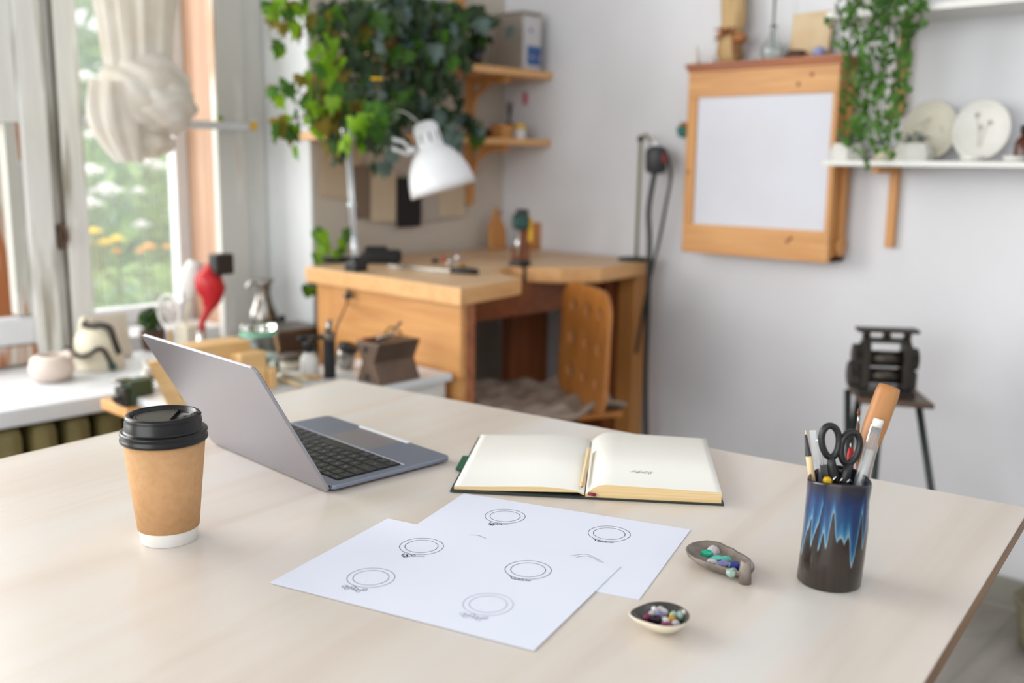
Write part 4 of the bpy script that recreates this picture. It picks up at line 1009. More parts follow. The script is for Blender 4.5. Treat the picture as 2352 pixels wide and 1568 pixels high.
# ================================================================== FLEX SHAFT MOTOR
mp_ = oX(1507, 370, XR-.08)
fs = thing('hanging_motor', 'grey flexible shaft motor hanging from a pole on the right wall', 'motor', (mp_.x, mp_.y, mp_.z-.04))
MB().lathe([(0, 0), (.02, .0), (.034, .010), (.036, .064), (.032, .080), (.016, .088), (0, .090)], 28).make('motor_body', 'dgrey', fs, local=True)
MB().box((-.004, -.034, .05), (.012, .006, .030), bev=.003).make('red_label', 'red', fs, local=True)
MB().tube(bez([(0, 0, .086), (-.004, .01, .105), (.0, .026, .110), (.002, .032, .095)], 5), .004, 8).make('hook', 'chrome', fs, local=True)
xs = XR-.08
MB().tube(bez([oX(1504, 396, xs), oX(1490, 480, xs), oX(1492, 560, xs), oX(1488, 700, xs), oX(1483, 850, xs), oX(1484, 1020, xs)], 6), .0085, 10).make('flex_shaft', 'cord', fs)
MB().tube(bez([oX(1530, 350, xs), oX(1541, 400, xs), oX(1530, 470, xs), oX(1512, 560, xs), oX(1490, 650, xs), oX(1462, 810, xs)], 6), .0055, 8).make('power_cord', 'cord', fs)
pt = oX(1472, 320, xs); pb_ = oX(1462, 580, xs)
hs = thing('motor_stand', 'olive metal hanging pole with black clamp on the right end of the bench', 'stand', (xs, pb_.y, bz))
MB().tube([(xs, pb_.y, bz+.005), (xs, pt.y, pt.z), (xs, pt.y-.02, pt.z+.015), (xs, pt.y-.03, pt.z+.005)], .006, 10).make('pole', 'olivepole', hs)
MB().ball((xs, pt.y, pt.z+.002), .012, (1, 1, 1), 12).make('pole_cap', 'black', hs)
cb = oZ(1455, 582, bz); MB().lathe([(0, 0), (.05, 0), (.052, .004), (.046, .009), (0, .010)], 30, T(xs-.0, pb_.y+.012, bz+.0005)).make('round_clamp_plate', 'blackm', hs)

# ================================================================== RIGHT WALL SHELVES
sx0 = XR-.20
sh = thing('white_shelf', 'white wall shelf with plates and small planters right of the cabinet', 'shelf', (XR-.1, .9, 1.174))
MB().bb((sx0, .35, 1.174), (XR-.001, 1.255, 1.188)).make('shelf_board', 'shelfw', sh, bevel=.001)
by = oX(2048, 480, XR-.02).y
mb = MB(); mb.bb((XR-.024, by-.012, .95), (XR-.001, by+.012, 1.1735)).bb((sx0+.05, by-.010, 1.155), (XR-.024, by+.010, 1.1735)).make('bracket', 'pinez', sh, bevel=.003)
us = thing('upper_shelf', 'upper wall shelf, only its grey underside seen at the top right', 'shelf', (XR-.1, .8, 1.56))
MB().bb((sx0, .2, 1.556), (XR-.001, 1.27, 1.574)).make('shelf_board', 'shelfw', us, bevel=.001)
by2 = oX(2068, 150, XR-.03).y
mb = MB(); mb.bb((XR-.026, by2-.011, 1.31), (XR-.001, by2+.011, 1.5555)); mb.tube([(XR-.012, by2, 1.36), (XR-.03, by2+.03, 1.30)], .010, 6).make('bracket', 'pinez', us, bevel=.002)
s_z = 1.188; sxc = XR-.10
def spot(px, x=sxc): return oX(px, 360, x).y
# plates
def plate(px, py, rw, rh, label, kind, x):
    c = oX(px, py, x); k = (c-EYE).dot(fw)/FPX; r = rh*k
    t = thing('ceramic_plate', label, 'plate', (x, c.y, s_z), group='botanical plates on the white shelf')
    m_ = Matrix.Translation((0.0, 0, r+.001)) @ Matrix.Rotation(-PI/2+.16, 4, 'Y')
    sy = .93
    MB().lathe([(0, 0), (r*.75, 0), (r*.96, .006), (r, .010), (r*.985, .012), (r*.82, .005), (r*.74, .0025), (0, .0025)], 44, m_ @ Matrix.Diagonal((1, sy, 1, 1))).make('plate_body', 'ivoryc' if kind else 'whitec', t, local=True)
    mb = MB(); rr_ = random.Random(kind+7)
    zf = lambda q: .0031
    if kind:
        for k_ in range(9):
            a = rr_.uniform(0, 6.3); p0 = (.2*r+.25*r*math.cos(a)*.6, .3*r*math.sin(a)); strip(mb, [p0, (p0[0]+rr_.uniform(-.25, .25)*r, p0[1]+rr_.uniform(-.3, .3)*r)], .003, zf)
    else:
        for (a, b) in ((-.12, .25), (.10, .5), (.02, .1)):
            strip(mb, bez([(-.55*r, a*r*.4, 0), (0, a*r, 0), (b*r, a*2*r, 0)], 4), .0022, zf)
            for j in range(6): strip(mb, [(b*r, a*2*r), (b*r+.1*r*math.cos(j), a*2*r+.1*r*math.sin(j))], .004, zf)
    bmesh.ops.transform(mb.b, matrix=m_, verts=mb.b.verts)
    mb.make('pressed_flower_relief', 'greycard', t, local=True, fix=False)
plate(2138, 297, 58, 68, 'grey ivory plate with pressed flower relief, behind the faceted planter', 1, XR-.055)
plate(2256, 293, 58, 70, 'white plate with two pressed stems, right one of the two on the shelf', 0, XR-.075)
for (px, label, w_, dpt) in ((2232, 'small white dish in front of the right plate', .055, .022), (2330, 'small white dish near the brown bottle', .05, .02)):
    y = spot(px, XR-.15); t = thing('small_dish', label, 'dish', (XR-.15, y, s_z), group='small white dishes on the shelf')
    MB().lathe([(0, 0), (w_*.42, 0), (w_*.5, .008), (w_*.52, .014), (w_*.48, .014), (w_*.4, .004), (0, .003)], 30).make('dish_body', 'whitec', t, local=True)
y = spot(2350, XR-.12); t = thing('brown_bottle', 'dark brown glass bottle cut off at the right edge', 'bottle', (XR-.13, y-.002, s_z))
MB().lathe([(0, 0), (.02, 0), (.021, .004), (.021, .045), (.015, .056), (.009, .062), (.009, .075), (0, .075)], 24).make('bottle_body', 'amber', t, local=True)
MB().lathe([(0, .07), (.011, .07), (.011, .088), (0, .088)], 20).make('cap', 'black', t, local=True)
def planter(px, label, r, h, facets, mat_, x, rough=False):
    y = spot(px, x); t = thing('small_planter', label, 'planter', (x, y, s_z), group='planters on the white shelf')
    if facets: MB().lathe([(0, 0), (r*.95, 0), (r, h*.45), (r*.78, h), (r*.68, h), (r*.68, h*.85), (0, h*.85)], facets).make('pot', mat_, t, local=True, smooth=False)
    else: MB().lathe([(0, 0), (r*.8, 0), (r, h), (r*.86, h), (r*.84, h*.85), (0, h*.85)], 24).make('pot', mat_, t, local=True)
    MB().lathe([(0, h*.86), (r*.66, h*.86), (r*.4, h*.95), (0, h*.97)], 14).make('soil', 'soil', t, local=True)
    mb = MB(); leafcloud(mb, 60, (0, 0, h+.008), (r*.7, r*.7, .022), .016, [0], int(px)); mb.make('succulent_leaves', 'lf4', t, local=True, fix=False)
    return t
planter(1944, 'white faceted planter at the left end of the white shelf', .048, .046, 7, 'whitec', XR-.13)
planter(2028, 'small cream round pot under the trailing plant', .028, .036, 0, 'cream', XR-.12)
planter(2098, 'white faceted planter in front of the grey ivory plate', .050, .046, 6, 'whitec', XR-.12)

# trailing plant from the upper shelf
def trail(mb, pts, n, size, mis, rnd, shape='heart', spread=.5, stemr=.0012):
    P = bez(pts, 10); mb.tube(P, stemr, 5, mi=0)
    for i in range(n):
        t = (i+rnd.random())/n*(len(P)-1); k = min(int(t), len(P)-2); p = P[k].lerp(P[k+1], t-k)
        s = size*rnd.uniform(.6, 1.2)
        out = Vector((rnd.uniform(-1, .35), rnd.uniform(-1, .35), rnd.uniform(-.3, .5))).normalized()
        down = Vector((rnd.uniform(-.6, .6), rnd.uniform(-.6, .6), -1)).normalized()
        side = out.cross(down).normalized(); out = down.cross(side).normalized()
        ctr = p+(side*rnd.choice((-1, 1))*rnd.uniform(.2, 1)+out*rnd.uniform(.0, .7))*s*spread
        mi = rnd.choice(mis)
        if shape == 'ivy':
            C5 = [(0, -.30), (.18, -.42), (.50, -.28), (.36, .02), (.46, .22), (.20, .24), (0, .66), (-.20, .24), (-.46, .22), (-.36, .02), (-.50, -.28), (-.18, -.42)]
        else:
            C5 = [(0, -.35), (.28, -.42), (.46, -.12), (.30, .25), (0, .62), (-.30, .25), (-.46, -.12), (-.28, -.42)]
        vs = [mb.b.verts.new(ctr+side*(x*s)+down*(y*s)+out*(-abs(x)*.35*s)) for x, y in C5]
        cv = mb.b.verts.new(ctr+out*(.05*s))
        for j in range(len(vs)):
            f = mb.b.faces.new((cv, vs[j], vs[(j+1) % len(vs)])); f.material_index = mi; f.smooth = True
        mb.tube([p, ctr+down*(-.3*s)], stemr*.6, 3, mi=0, cap=False)
rnd = random.Random(21)
tp = oX(2000, -40, sx0-.02)
tr = thing('trailing_plant', 'small-leaved green plant trailing from the upper shelf beside the cabinet', 'plant', (sx0+.06, tp.y, 1.575))
MB().lathe([(0, 0), (.05, 0), (.065, .09), (.058, .09), (.055, .08), (0, .08)], 26, T(0, 0, 0)).make('pot', 'whitec', tr, local=True)
mb = MB()
bott = [(1912, 60, .01), (1926, 110, .01), (1940, 255, .02), (1955, 240, .0), (1968, 320, .03), (1975, 300, .0), (1985, 385, -.03), (1992, 300, .02), (2003, 260, -.01), (2010, 330, -.02), (2022, 335, .0), (2030, 240, -.03), (2038, 300, .02), (2048, 320, -.01), (2062, 255, -.0), (2070, 230, .03), (2080, 205, -.02), (2085, 150, 0), (2100, 70, 0), (2110, 60, .02), (1945, 330, .03), (1960, 345, .03), (2035, 360, -.01), (1998, 345, .01)]
for (bx_, by_, dx) in bott:
    X_ = sx0-.025+dx; b = oX(bx_, by_, X_); a = Vector((X_+.01, b.y+rnd.uniform(-.02, .02), 1.60)); m1 = a.lerp(b, .5)+Vector((rnd.uniform(-.01, .01), rnd.uniform(-.02, .02), 0))
    trail(mb, [Vector((sx0+.06, tp.y, 1.66)), a, m1, b], max(8, int((1.62-b.z)*120)), .020, [1, 2, 1], rnd, 'heart', .8, .0008)
mb.make('trailing_stems', ['stem', 'lf5', 'lf2'], tr, fix=False)

# ================================================================== ROLLING MILL ON STOOL
mx = XR-.30; _q = oX(2030, 905, mx-.05); my = _q.y; stz = _q.z
st = thing('metal_stool', 'dark metal stool carrying the rolling mill by the right wall', 'stool', (mx, my, 0), 0)
p1 = oZ(1948, 880, stz); p2 = oZ(1975, 915, stz); p3 = oZ(2148, 928, stz); p4 = oZ(2095, 885, stz)
MB().prism([(p1.x, p1.y), (p2.x, p2.y), (p3.x, p3.y), (p4.x, p4.y)], stz-.014, stz-.0005).make('stool_top', 'brownm', st, bevel=.003)
for (px, pa_, pb2, dd) in ((0, (1972, 915), (1960, 990), .0), (0, (2110, 930), (2138, 1118), -.02), (0, (2022, 930), (2008, 1100), -.10), (0, (1948, 885), (1948, 990), .08)):
    k = (Vector((mx, my, stz))-EYE).dot(fw)+dd
    a = pix_at(*pa_, k); b = pix_at(*pb2, k); d = (b-a); e_ = a+d*(a.z/(a.z-b.z))
    a.z = min(a.z, stz-.015)
    MB().tube([a, Vector((e_.x, e_.y, 0))], .009, 10).make('leg', 'legdark', st)
kk = (Vector((mx, my, stz))-EYE).dot(fw)/FPX
rm = thing('rolling_mill', 'dark cast iron rolling mill standing on the metal stool', 'rolling mill', (mx-.03, my+.012, stz), -PI/2+.62)
# local x to the right of view, y away
Wm = 62*kk
for s_ in (-1, 1): MB().box((s_*Wm*.72, 0, .070), (.020, .055, .118), bev=.004).make('side_frame', 'iron', rm, local=True)
MB().box((0, 0, .0055), (Wm*2.0, .10, .011), bev=.003).make('base', 'iron', rm, local=True)
MB().box((0, 0, .1345), (Wm*1.6, .05, .009), bev=.002).make('bridge', 'iron', rm, local=True)
MB().box((0, 0, .160), (Wm*2.15, .05, .009), bev=.003).make('top_bar', 'iron', rm, local=True)
for s_ in (-1, 0, 1): MB().tube([(s_*Wm*.72, 0, .139), (s_*Wm*.72, 0, .1555)], .010, 12).make('screw_post', 'iron', rm, local=True)
for z in (.043, .087): MB().tube([(-Wm*.57, 0, z), (Wm*.57, 0, z)], .0205, 24).make('roller', 'iron2', rm, local=True)
for (x, z, r) in ((-Wm*1.0, .092, .031), (-Wm*1.12, .045, .033), (Wm*.98, .088, .028)):
    mb = MB(); n_ = 22
    P = [(r*(1 if k % 2 else .9)*math.cos(2*PI*k/(2*n_)), r*(1 if k % 2 else .9)*math.sin(2*PI*k/(2*n_))) for k in range(2*n_)]
    mb.prism(P, -.010, .010, T(x, 0, z, 0, 0, PI/2)); mb.make('gear_wheel', 'iron', rm, local=True)
MB().box((Wm*.98, 0, .036), (.016, .05, .046), bev=.004).make('gear_housing', 'iron', rm, local=True)

# floor item right
p = oZ(2350, 1455, .03); t = thing('wicker_basket', 'edge of a round wicker basket on the floor at the right edge', 'basket', (p.x+.03, p.y-.085, 0))
MB().lathe([(0, 0), (.09, 0), (.10, .01), (.115, .12), (.108, .12), (.092, .012), (0, .008)], 30).make('basket_body', 'wicker', t, local=True)
MB().lathe([(.118, .115), (.122, .122), (.115, .128), (.108, .122), (.118, .115)], 30).make('basket_rim', 'wicker', t, local=True)

# ================================================================== WINDOW-SIDE WALL SHELVES
ysf = YW-.245
uz = 1.466; lz = 1.232
s1_ = thing('pine_shelf', 'upper pine wall shelf carrying the ivy pots and the metal box', 'shelf', (2.35, ysf+.12, uz))
MB().bb((1.955, ysf, uz), (XR-.002, YW-.001, uz+.024)).make('shelf_board', 'pinex', s1_, bevel=.002)
s2_ = thing('pine_shelf', 'lower pine wall shelf with the yellow-lidded jar', 'shelf', (2.3, ysf+.12, lz))
MB().bb((1.80, ysf+.005, lz), (XR-.002, YW-.001, lz+.022)).make('shelf_board', 'pinex', s2_, bevel=.002)
bx = oY(1082, 250, YW-.02).x
for (zz, rt_) in ((uz, s1_), (lz, s2_)):
    mb = MB(); hh = .215
    mb.bb((bx-.014, YW-.026, zz-hh), (bx+.014, YW-.001, zz-.0005)); mb.bb((bx-.014, YW-.20, zz-.022), (bx+.014, YW-.026, zz-.0005))
    mb.tube(bez([(bx, YW-.03, zz-.12), (bx, YW-.045, zz-.06), (bx, YW-.11, zz-.018)], 5), .010, 8)
    mb.make('bracket', 'pinez', rt_, bevel=.002)
# device box
yb = YW-.13
a = oY(1195, 150, YW-.235); 
dv_ = thing('ultrasonic_cleaner', 'beige metal box with a pale front and blue control panel on the upper shelf', 'appliance', (2.60, YW-.125, uz+.024), 0)
dx0 = oY(1133, 140, YW-.18).x; dxm = oY(1198, 150, YW-.225).x; dx1 = XR-.05
yk = min(oX(1133, 140, dxm).y, YW-.02); bh_ = .190; yf = YW-.225; tz_ = uz+.0245
MB().bb((dxm, yf, tz_), (dx1, yk, tz_+bh_), bev=.004).make('case', 'devbody', dv_)
MB().bb((dxm+.004, yf-.006, tz_+.004), (dx1-.004, yf-.0005, tz_+bh_-.006), bev=.002).make('front_plate', 'devface', dv_)
MB().bb((dxm+.022, yf-.010, tz_+.018), (dx1-.008, yf-.0065, tz_+.082), bev=.001).make('control_panel', 'blue', dv_)
for k in range(3): MB().ball((dxm+.040+k*.022, yf-.011, tz_+.045), .0045, (1, .4, 1), 10).make('button', 'red' if k == 1 else 'frost', dv_)
MB().ball((dxm+.040, yf-.0065, tz_+.135), .007, (1, .3, 1), 12).make('emblem', 'blue', dv_)
MB().bb((dxm-.004, yf-.008, tz_+bh_), (dx1+.003, yk+.002, tz_+bh_+.008), bev=.003).make('cover', 'devbody', dv_)
# black pot with leaves beside it
p = oY(1092, 140, YW-.19); t = thing('black_pot_plant', 'green plant in a small black pot left of the metal box', 'plant', (p.x, YW-.19, uz+.0245))
MB().lathe([(0, 0), (.020, 0), (.028, .052), (.024, .052), (.022, .045), (0, .045)], 24).make('pot', 'black', t, local=True)
mb = MB(); rnd = random.Random(8)
for k in range(9): trail(mb, [(0, 0, .045), (rnd.uniform(-.03, .03), rnd.uniform(-.03, .01), .08), (rnd.uniform(-.06, .05), rnd.uniform(-.05, .01), rnd.uniform(.07, .12))], 4, .034, [1, 2], rnd, 'heart', .5)
mb.make('leaves', ['stem', 'lf1', 'lf2'], t, local=True, fix=False)
# tiny bits
p = oY(1138, 148, YW-.225)
# wooden box + post
xa = oY(1035, 60, YW-.15).x; t = thing('wooden_box', 'peach-coloured open wooden box on the upper shelf behind the ivy', 'box', (xa, YW-.10, uz+.0245)); MB().box((0, 0, .055), (.085, .10, .11), bev=.003).make('box_body', 'pinez', t, local=True); MB().box((0, 0, .1115), (.088, .103, .004), bev=.001).make('box_lid', 'pinex', t, local=True)
MB().bb((oY(1058, 40, YW-.03).x, YW-.028, uz+.0245), (oY(1058, 40, YW-.03).x+.026, YW-.003, 1.9), bev=.002).make('pine_upright', 'pinez', label='vertical pine batten on the wall above the upper shelf', cat='batten')
# lower shelf objects
lt = lz+.0225
p = oY(1153, 312, YW-.18); t = thing('orange_box', 'small orange cardboard box on the lower shelf left of the yellow-lidded jar', 'box', (p.x, YW-.18, lt), .1); MB().box((0, 0, .024), (.058, .05, .048), bev=.002).make('box_body', 'redorange' if 0 else 'pinez', t, local=True)
p = oY(1120, 300, YW-.12); MB().box((p.x, YW-.10, lt+.017), (.04, .06, .034), bev=.002).make('brown_box', 'terra', label='low brown box behind the orange box on the lower shelf', cat='box')
p = oY(1192, 315, YW-.18); t = thing('yellow_lid_jar', 'white plastic jar with a yellow lid on the lower shelf', 'jar', (p.x, YW-.18, lt)); MB().lathe([(0, 0), (.022, 0), (.0225, .002), (.0225, .036), (0, .036)], 28).make('jar_body', 'frost', t, local=True); MB().lathe([(0, .036), (.0245, .036), (.0245, .050), (.023, .052), (0, .052)], 28).make('jar_lid', 'yellow', t, local=True)
p = oY(1165, 270, YW-.06); t = thing('reed_holder', 'dark holder with upright thin rods behind the orange box', 'holder', (p.x, YW-.07, lt)); MB().lathe([(0, 0), (.017, 0), (.017, .06), (.011, .065), (0, .065)], 20).make('bottle', 'black', t, local=True)
for k in range(4): MB().tube([(0, 0, .05), (-.012+k*.008, -.003, .135)], .002, 6).make('rod', 'blackm', t, local=True)
p = oX(1206, 226, XR-.004); MB().bb((XR-.006, p.y-.009, p.z-.022), (XR-.001, p.y+.009, p.z+.022)).make('pink_tag', 'pink', label='small pink tag on the right wall above the yellow-lidded jar', cat='tag')
for (px, r, lab, mt) in ((1222, .012, 'small dark bottle right of the yellow-lidded jar', 'dgrey'), (1243, .010, 'tiny grey bottle at the right end of the lower shelf', 'devface')):
    p = oY(px, 318, YW-.13); MB().lathe([(0, 0), (r, 0), (r, .018), (r*.5, .024), (r*.5, .03), (0, .03)], 16, T(p.x, YW-.13, lt)).make('tiny_bottle', mt, label=lab, cat='bottle')

# wall templates under the lower shelf
def card(px0, py0, px1, py1, mt, lab, ye, rot=0, name='card_template'):
    a = oY(px0, py0, ye); b = oY(px1, py1, ye)
    w_ = abs(b.x-a.x); h_ = abs(a.z-b.z); c = ((a.x+b.x)/2, ye, (a.z+b.z)/2)
    t = MB(); t.box((0, 0, 0), (w_, .003, h_), T(*c) @ Matrix.Rotation(rot, 4, 'Y')); t.make(name, mt, label=lab, cat='template', group='templates pinned under the lower shelf')
card(735, 335, 830, 455, 'cardboard', 'largest tan template, behind the lamp arm', YW-.008, .12)
card(812, 380, 856, 500, 'stonedk', 'narrow brown template right of the lamp arm', YW-.014, 0)
card(852, 390, 910, 508, 'cardboard', 'tan template left of the black one', YW-.020, .03)
card(912, 408, 966, 520, 'blackm', 'black template on the wall left of the lamp shade', YW-.026, .0)
card(968, 380, 1015, 506, 'greycard', 'grey template right of the black one', YW-.010, .0)
card(1008, 395, 1068, 497, 'cardboard', 'tan grey template behind the lamp shade', YW-.016, .0)

# ================================================================== IVY
rnd = random.Random(33)
iv = thing('hanging_ivy', 'large ivy in a brown pot on the upper shelf with leaves spilling over', 'plant', (2.12, YW-.13, uz+.0245))
MB().lathe([(0, 0), (.07, 0), (.09, .12), (.082, .12), (.078, .11), (0, .11)], 30).make('pot', 'terra', iv, local=True)
MB().lathe([(0, 0), (.06, 0), (.078, .10), (.07, .10), (.068, .09), (0, .09)], 30, T(.19, .0, 0)).make('second_pot', 'terra', iv, local=True)
mb = MB()
yv = ysf-.03
spec = []
# (bottom px, bottom py, leaf mats, y offset, count factor)
for bx_, by_ in ((735, 300), (752, 360), (770, 250), (790, 280), (808, 300), (825, 240), (845, 290), (862, 250), (880, 290), (898, 240), (915, 280), (932, 230), (950, 290), (968, 210), (985, 250), (1000, 170), (1015, 230), (1030, 150), (1042, 330), (1050, 120)):
    spec.append((bx_, by_, [1, 1, 1, 4, 4, 2, 1, 1, 5] if bx_ > 800 else [2, 1, 3, 5, 1, 1], rnd.uniform(-.03, .03), 1.0))
for (bx_, by_, ms, dy, cf) in spec:
    b = oY(bx_, by_, yv+dy); a = Vector((b.x+rnd.uniform(-.03, .03), yv+dy+.01, 1.58))
    trail(mb, [Vector((2.12 if bx_ < 900 else 2.3, YW-.13, 1.59)), a, a.lerp(b, .55)+Vector((rnd.uniform(-.03, .03), 0, 0)), b], int(6+(1.60-b.z)*48*cf), .064, ms, rnd, 'ivy', .6)
# crown leaves
for k in range(18):
    x = rnd.uniform(1.93, 2.44); trail(mb, [(x, YW-.13, 1.56), (x+rnd.uniform(-.05, .05), YW-.2, 1.66), (x+rnd.uniform(-.1, .1), YW-.26, 1.60)], 7, .064, [1, 1, 4, 4, 2], rnd, 'ivy', .6)
# bright trails in front of the reveal
for pts in (((720, -30), (650, 0), (615, 40), (628, 115)), ((735, -20), (690, 10), (650, 40), (645, 125)), ((740, 60), (700, 20), (672, 60), (690, 90)), ((760, 130), (705, 180), (680, 240), (668, 330)),
            ((750, 180), (720, 230), (680, 290), (684, 355)), ((755, 200), (700, 215), (645, 200), (632, 245)), ((745, 235), (690, 270), (640, 285), (625, 325)), ((760, 100), (735, 180), (722, 240), (730, 320))):
    P = [oY(px, py, YW-.30+.02*j) for j, (px, py) in enumerate(pts)]
    trail(mb, P, 8, .055, [3, 3, 2, 5], rnd, 'ivy', .5)
mb.make('foliage', ['stemb', 'lf1', 'lf2', 'lf3', 'lf4', 'lf6'], iv, fix=False)
# low ivy around the lamp arm from the lower shelf
iv2 = thing('hanging_ivy', 'smaller ivy on the lower shelf hanging around the lamp arm', 'plant', (2.05, YW-.12, lt))
MB().lathe([(0, 0), (.04, 0), (.05, .07), (.044, .07), (.042, .06), (0, .06)], 24).make('pot', 'dgrey', iv2, local=True)
mb = MB()
for bx_, by_, ms in ((765, 385, [2, 2, 1]), (785, 345, [3, 2]), (800, 340, [3, 2]), (820, 330, [2, 2]), (840, 340, [2, 1]), (855, 375, [1, 4, 2]), (875, 405, [4, 1]), (890, 415, [4, 1]), (910, 330, [1]), (1045, 340, [4, 1]), (1060, 350, [4, 1]), (1090, 300, [4, 1]), (1115, 330, [1, 2])):
    yl_ = 2.17 if 770 < bx_ < 860 else yv; b = oY(bx_, by_, yl_+rnd.uniform(-.02, .02)); a = Vector((b.x*.7+2.1*.3 if bx_ < 950 else b.x-.03, yl_+.03, lt+.05))
    trail(mb, [Vector((2.05 if bx_ < 950 else b.x-.05, YW-.12, lt+.08)), a, b], 9, .056, ms, rnd, 'ivy', .5)
mb.make('foliage', ['stem', 'lf1', 'lf2', 'lf3', 'lf4'], iv2, fix=False)
# yellow flower among the ivy
p = oY(866, 184, yv-.06); t = thing('yellow_blossom', 'single yellow blossom on a thin stem among the ivy', 'flower', (p.x, p.y, p.z))
mb = MB()
for k in range(12):
    a = 2*PI*k/12; mb.tube([(0, 0, 0), (.018*math.cos(a), .018*math.sin(a), .004)], [.003, .004], 5)
mb.make('petals', 'yellow', t, local=True)
MB().tube(bez([(0, 0, 0), (.01, .01, -.06), (.02, .02, -.16), (.04, .05, -.24)], 5), .0016, 5).make('stem', 'stemb', t, local=True)
# small plant at the bench back edge (leaves at px 730-800, 540-580)
t = thing('pothos_sprig', 'small sprig of yellow green leaves behind the left end of the bench', 'plant', (1.86, 2.56, bz-.10))
MB().lathe([(0, 0), (.03, 0), (.04, .06), (.035, .06), (0, .055)], 20).make('pot', 'dgrey', t, local=True)
mb = MB()
for (px, py) in ((735, 545), (745, 575), (790, 548), (780, 580), (722, 600), (712, 672)):
    b = oY(px, py, 2.50); trail(mb, [(1.88, 2.55, bz-.04), (b.x+.02, 2.52, b.z+.01), b], 4, .045, [3, 2], rnd, 'heart', .4)
mb.make('leaves', ['stem', 'lf1', 'lf2', 'lf3'], t, fix=False)
# little chamomiles tied to the glazing bar
for (px, py, lab) in ((503, 285, 'yellow green blossom tied to the window glazing bar'), (583, 288, 'white and yellow blossom at the right end of the glazing bar')):
    p = oY(px, py, WY0-.012); t = thing('pressed_blossom', lab, 'flower', tuple(p)); MB().ball((0, 0, 0), .012, (1, .6, 1.4), 10, jit=.5).make('yellow_head', 'yellow', t, local=True); MB().ball((0.004, 0, .016), .010, (1, .6, 1), 8, jit=.6).make('petals', 'lf3' if px < 550 else 'petalw', t, local=True)

# ================================================================== CURTAIN KNOT
kc = oY(320, 240, 2.72)
cu = thing('knotted_curtain', 'cream muslin curtain gathered into a big knot hanging in the window', 'curtain', tuple(oY(320, 370, 2.72)))
mb = MB(); n = 72; rows_ = []
for i in range(26):
    v = i/25; z = kc.z+.10+v*.60
    rx = .085+.075*v**1.0+(.12*max(0, v-.6)); ry = .045+.03*v
    row = []
    for k in range(n):
        a = 2*PI*k/n; f = 1+.10*math.sin(11*a+1.0*math.sin(v*3))+.06*math.sin(19*a+2)
        row.append(mb.b.verts.new((kc.x+.004+rx*math.cos(a)*f+.012*v, kc.y+ry*math.sin(a)*f, z)))
    rows_.append(row)
for A_, B_ in zip(rows_, rows_[1:]):
    for k in range(n): mb.b.faces.new((A_[k], A_[(k+1) % n], B_[(k+1) % n], B_[k])).smooth = True
mb.make('gathered_cloth', 'fabric', cu)
# the knot: big wrap with folds
def foldball(c, r, dirv, seed, amp=.05, fr=9, tw=2.0):
    mb = MB(); q = bmesh.ops.create_uvsphere(mb.b, u_segments=72, v_segments=48, radius=1); d = Vector(dirv).normalized()
    for v in q['verts']:
        p = v.co.copy(); s_ = p.dot(d); o1 = p.cross(d)
        wv = math.sin(fr*s_+tw*noise.noise(p*1.2+Vector((seed, 0, 0)))*2.2+seed)
        k = 1+amp*wv+.06*noise.noise(p*1.6+Vector((seed, 5, 0)))
        v.co = Vector((c[0]+p.x*r[0]*k, c[1]+p.y*r[1]*k, c[2]+p.z*r[2]*k))
    for f in mb.b.faces: f.smooth = True
    return mb
foldball((kc.x+.020, kc.y, kc.z+.022), (.138, .100, .122), (.42, -.2, .88), 1.3, .040, 15).make('knot_wrap', 'fabric', cu)
foldball((kc.x+.045, kc.y-.035, kc.z+.0), (.100, .080, .080), (.35, -.3, .9), 4.1, .055, 11).make('knot_fold', 'fabric', cu)
mb = MB(); m_ = 40; rows_ = []
for i in range(22):
    v = i/21; row = []
    for k in range(m_):
        a = 2*PI*k/m_; f = 1+.16*math.sin(6*a+v*2)+.07*math.sin(13*a)
        cxk = kc.x-.100-.010*v+.055*v*v; r_ = .048+.035*math.sin(v*PI)*.6-.016*v
        row.append(mb.b.verts.new((cxk+r_*math.cos(a)*f*1.1, kc.y-.04+.6*r_*math.sin(a)*f, kc.z+.055-.215*v)))
    rows_.append(row)
for A_, B_ in zip(rows_, rows_[1:]):
    for k in range(m_): mb.b.faces.new((A_[k], A_[(k+1) % m_], B_[(k+1) % m_], B_[k])).smooth = True
mb.make('knot_tail', 'fabric', cu)
foldball((kc.x+.015, kc.y+.01, kc.z-.105), (.085, .06, .045), (1, 0, .3), 7, .05, 9).make('knot_lower_fold', 'fabric', cu)

# ================================================================== SILL OBJECTS
sz = SILLZ+.0005
p = oZ(132, 876, sz); y_ = p.y
t = thing('cat_pot', 'pinkish white round ceramic pot with two ears on the window sill', 'pot', (p.x, p.y+.03, sz))
k_ = (p-EYE).dot(fw)/FPX; rp_ = 50*k_
MB().lathe([(0, 0), (rp_*.75, 0), (rp_*.97, rp_*.35), (rp_, rp_*.65), (rp_*.85, rp_*1.05), (rp_*.62, rp_*1.2), (rp_*.55, rp_*1.18), (rp_*.72, rp_*.9), (rp_*.6, rp_*.4), (0, rp_*.35)], 40).make('pot_body', 'pinkc', t, local=True)
for s_ in (0, 1): MB().lathe([(0, 0), (.012, 0), (.007, .014), (0, .022)], 14, T(rp_*.62+.0, -rp_*.55+.02*s_, rp_*1.02)).make('ear', 'pinkc', t, local=True)
MB().lathe([(0, rp_*.6), (rp_*.66, rp_*.6), (0, rp_*.65)], 20).make('brown_inside', 'terra', t, local=True)
p = oZ(235, 850, sz); t = thing('ceramic_teapot', 'cream ceramic teapot with a curved dark handle on the window sill', 'teapot', (p.x+.01, p.y+.04, sz), -.75)
k_ = (p-EYE).dot(fw)/FPX
MB().lathe([(0, 0), (.068, 0), (.070, .006), (.066, .010), (.063, .04), (.060, .085), (.048, .108), (.020, .116), (.0, .117)], 44).make('pot_body', 'cream', t, local=True)
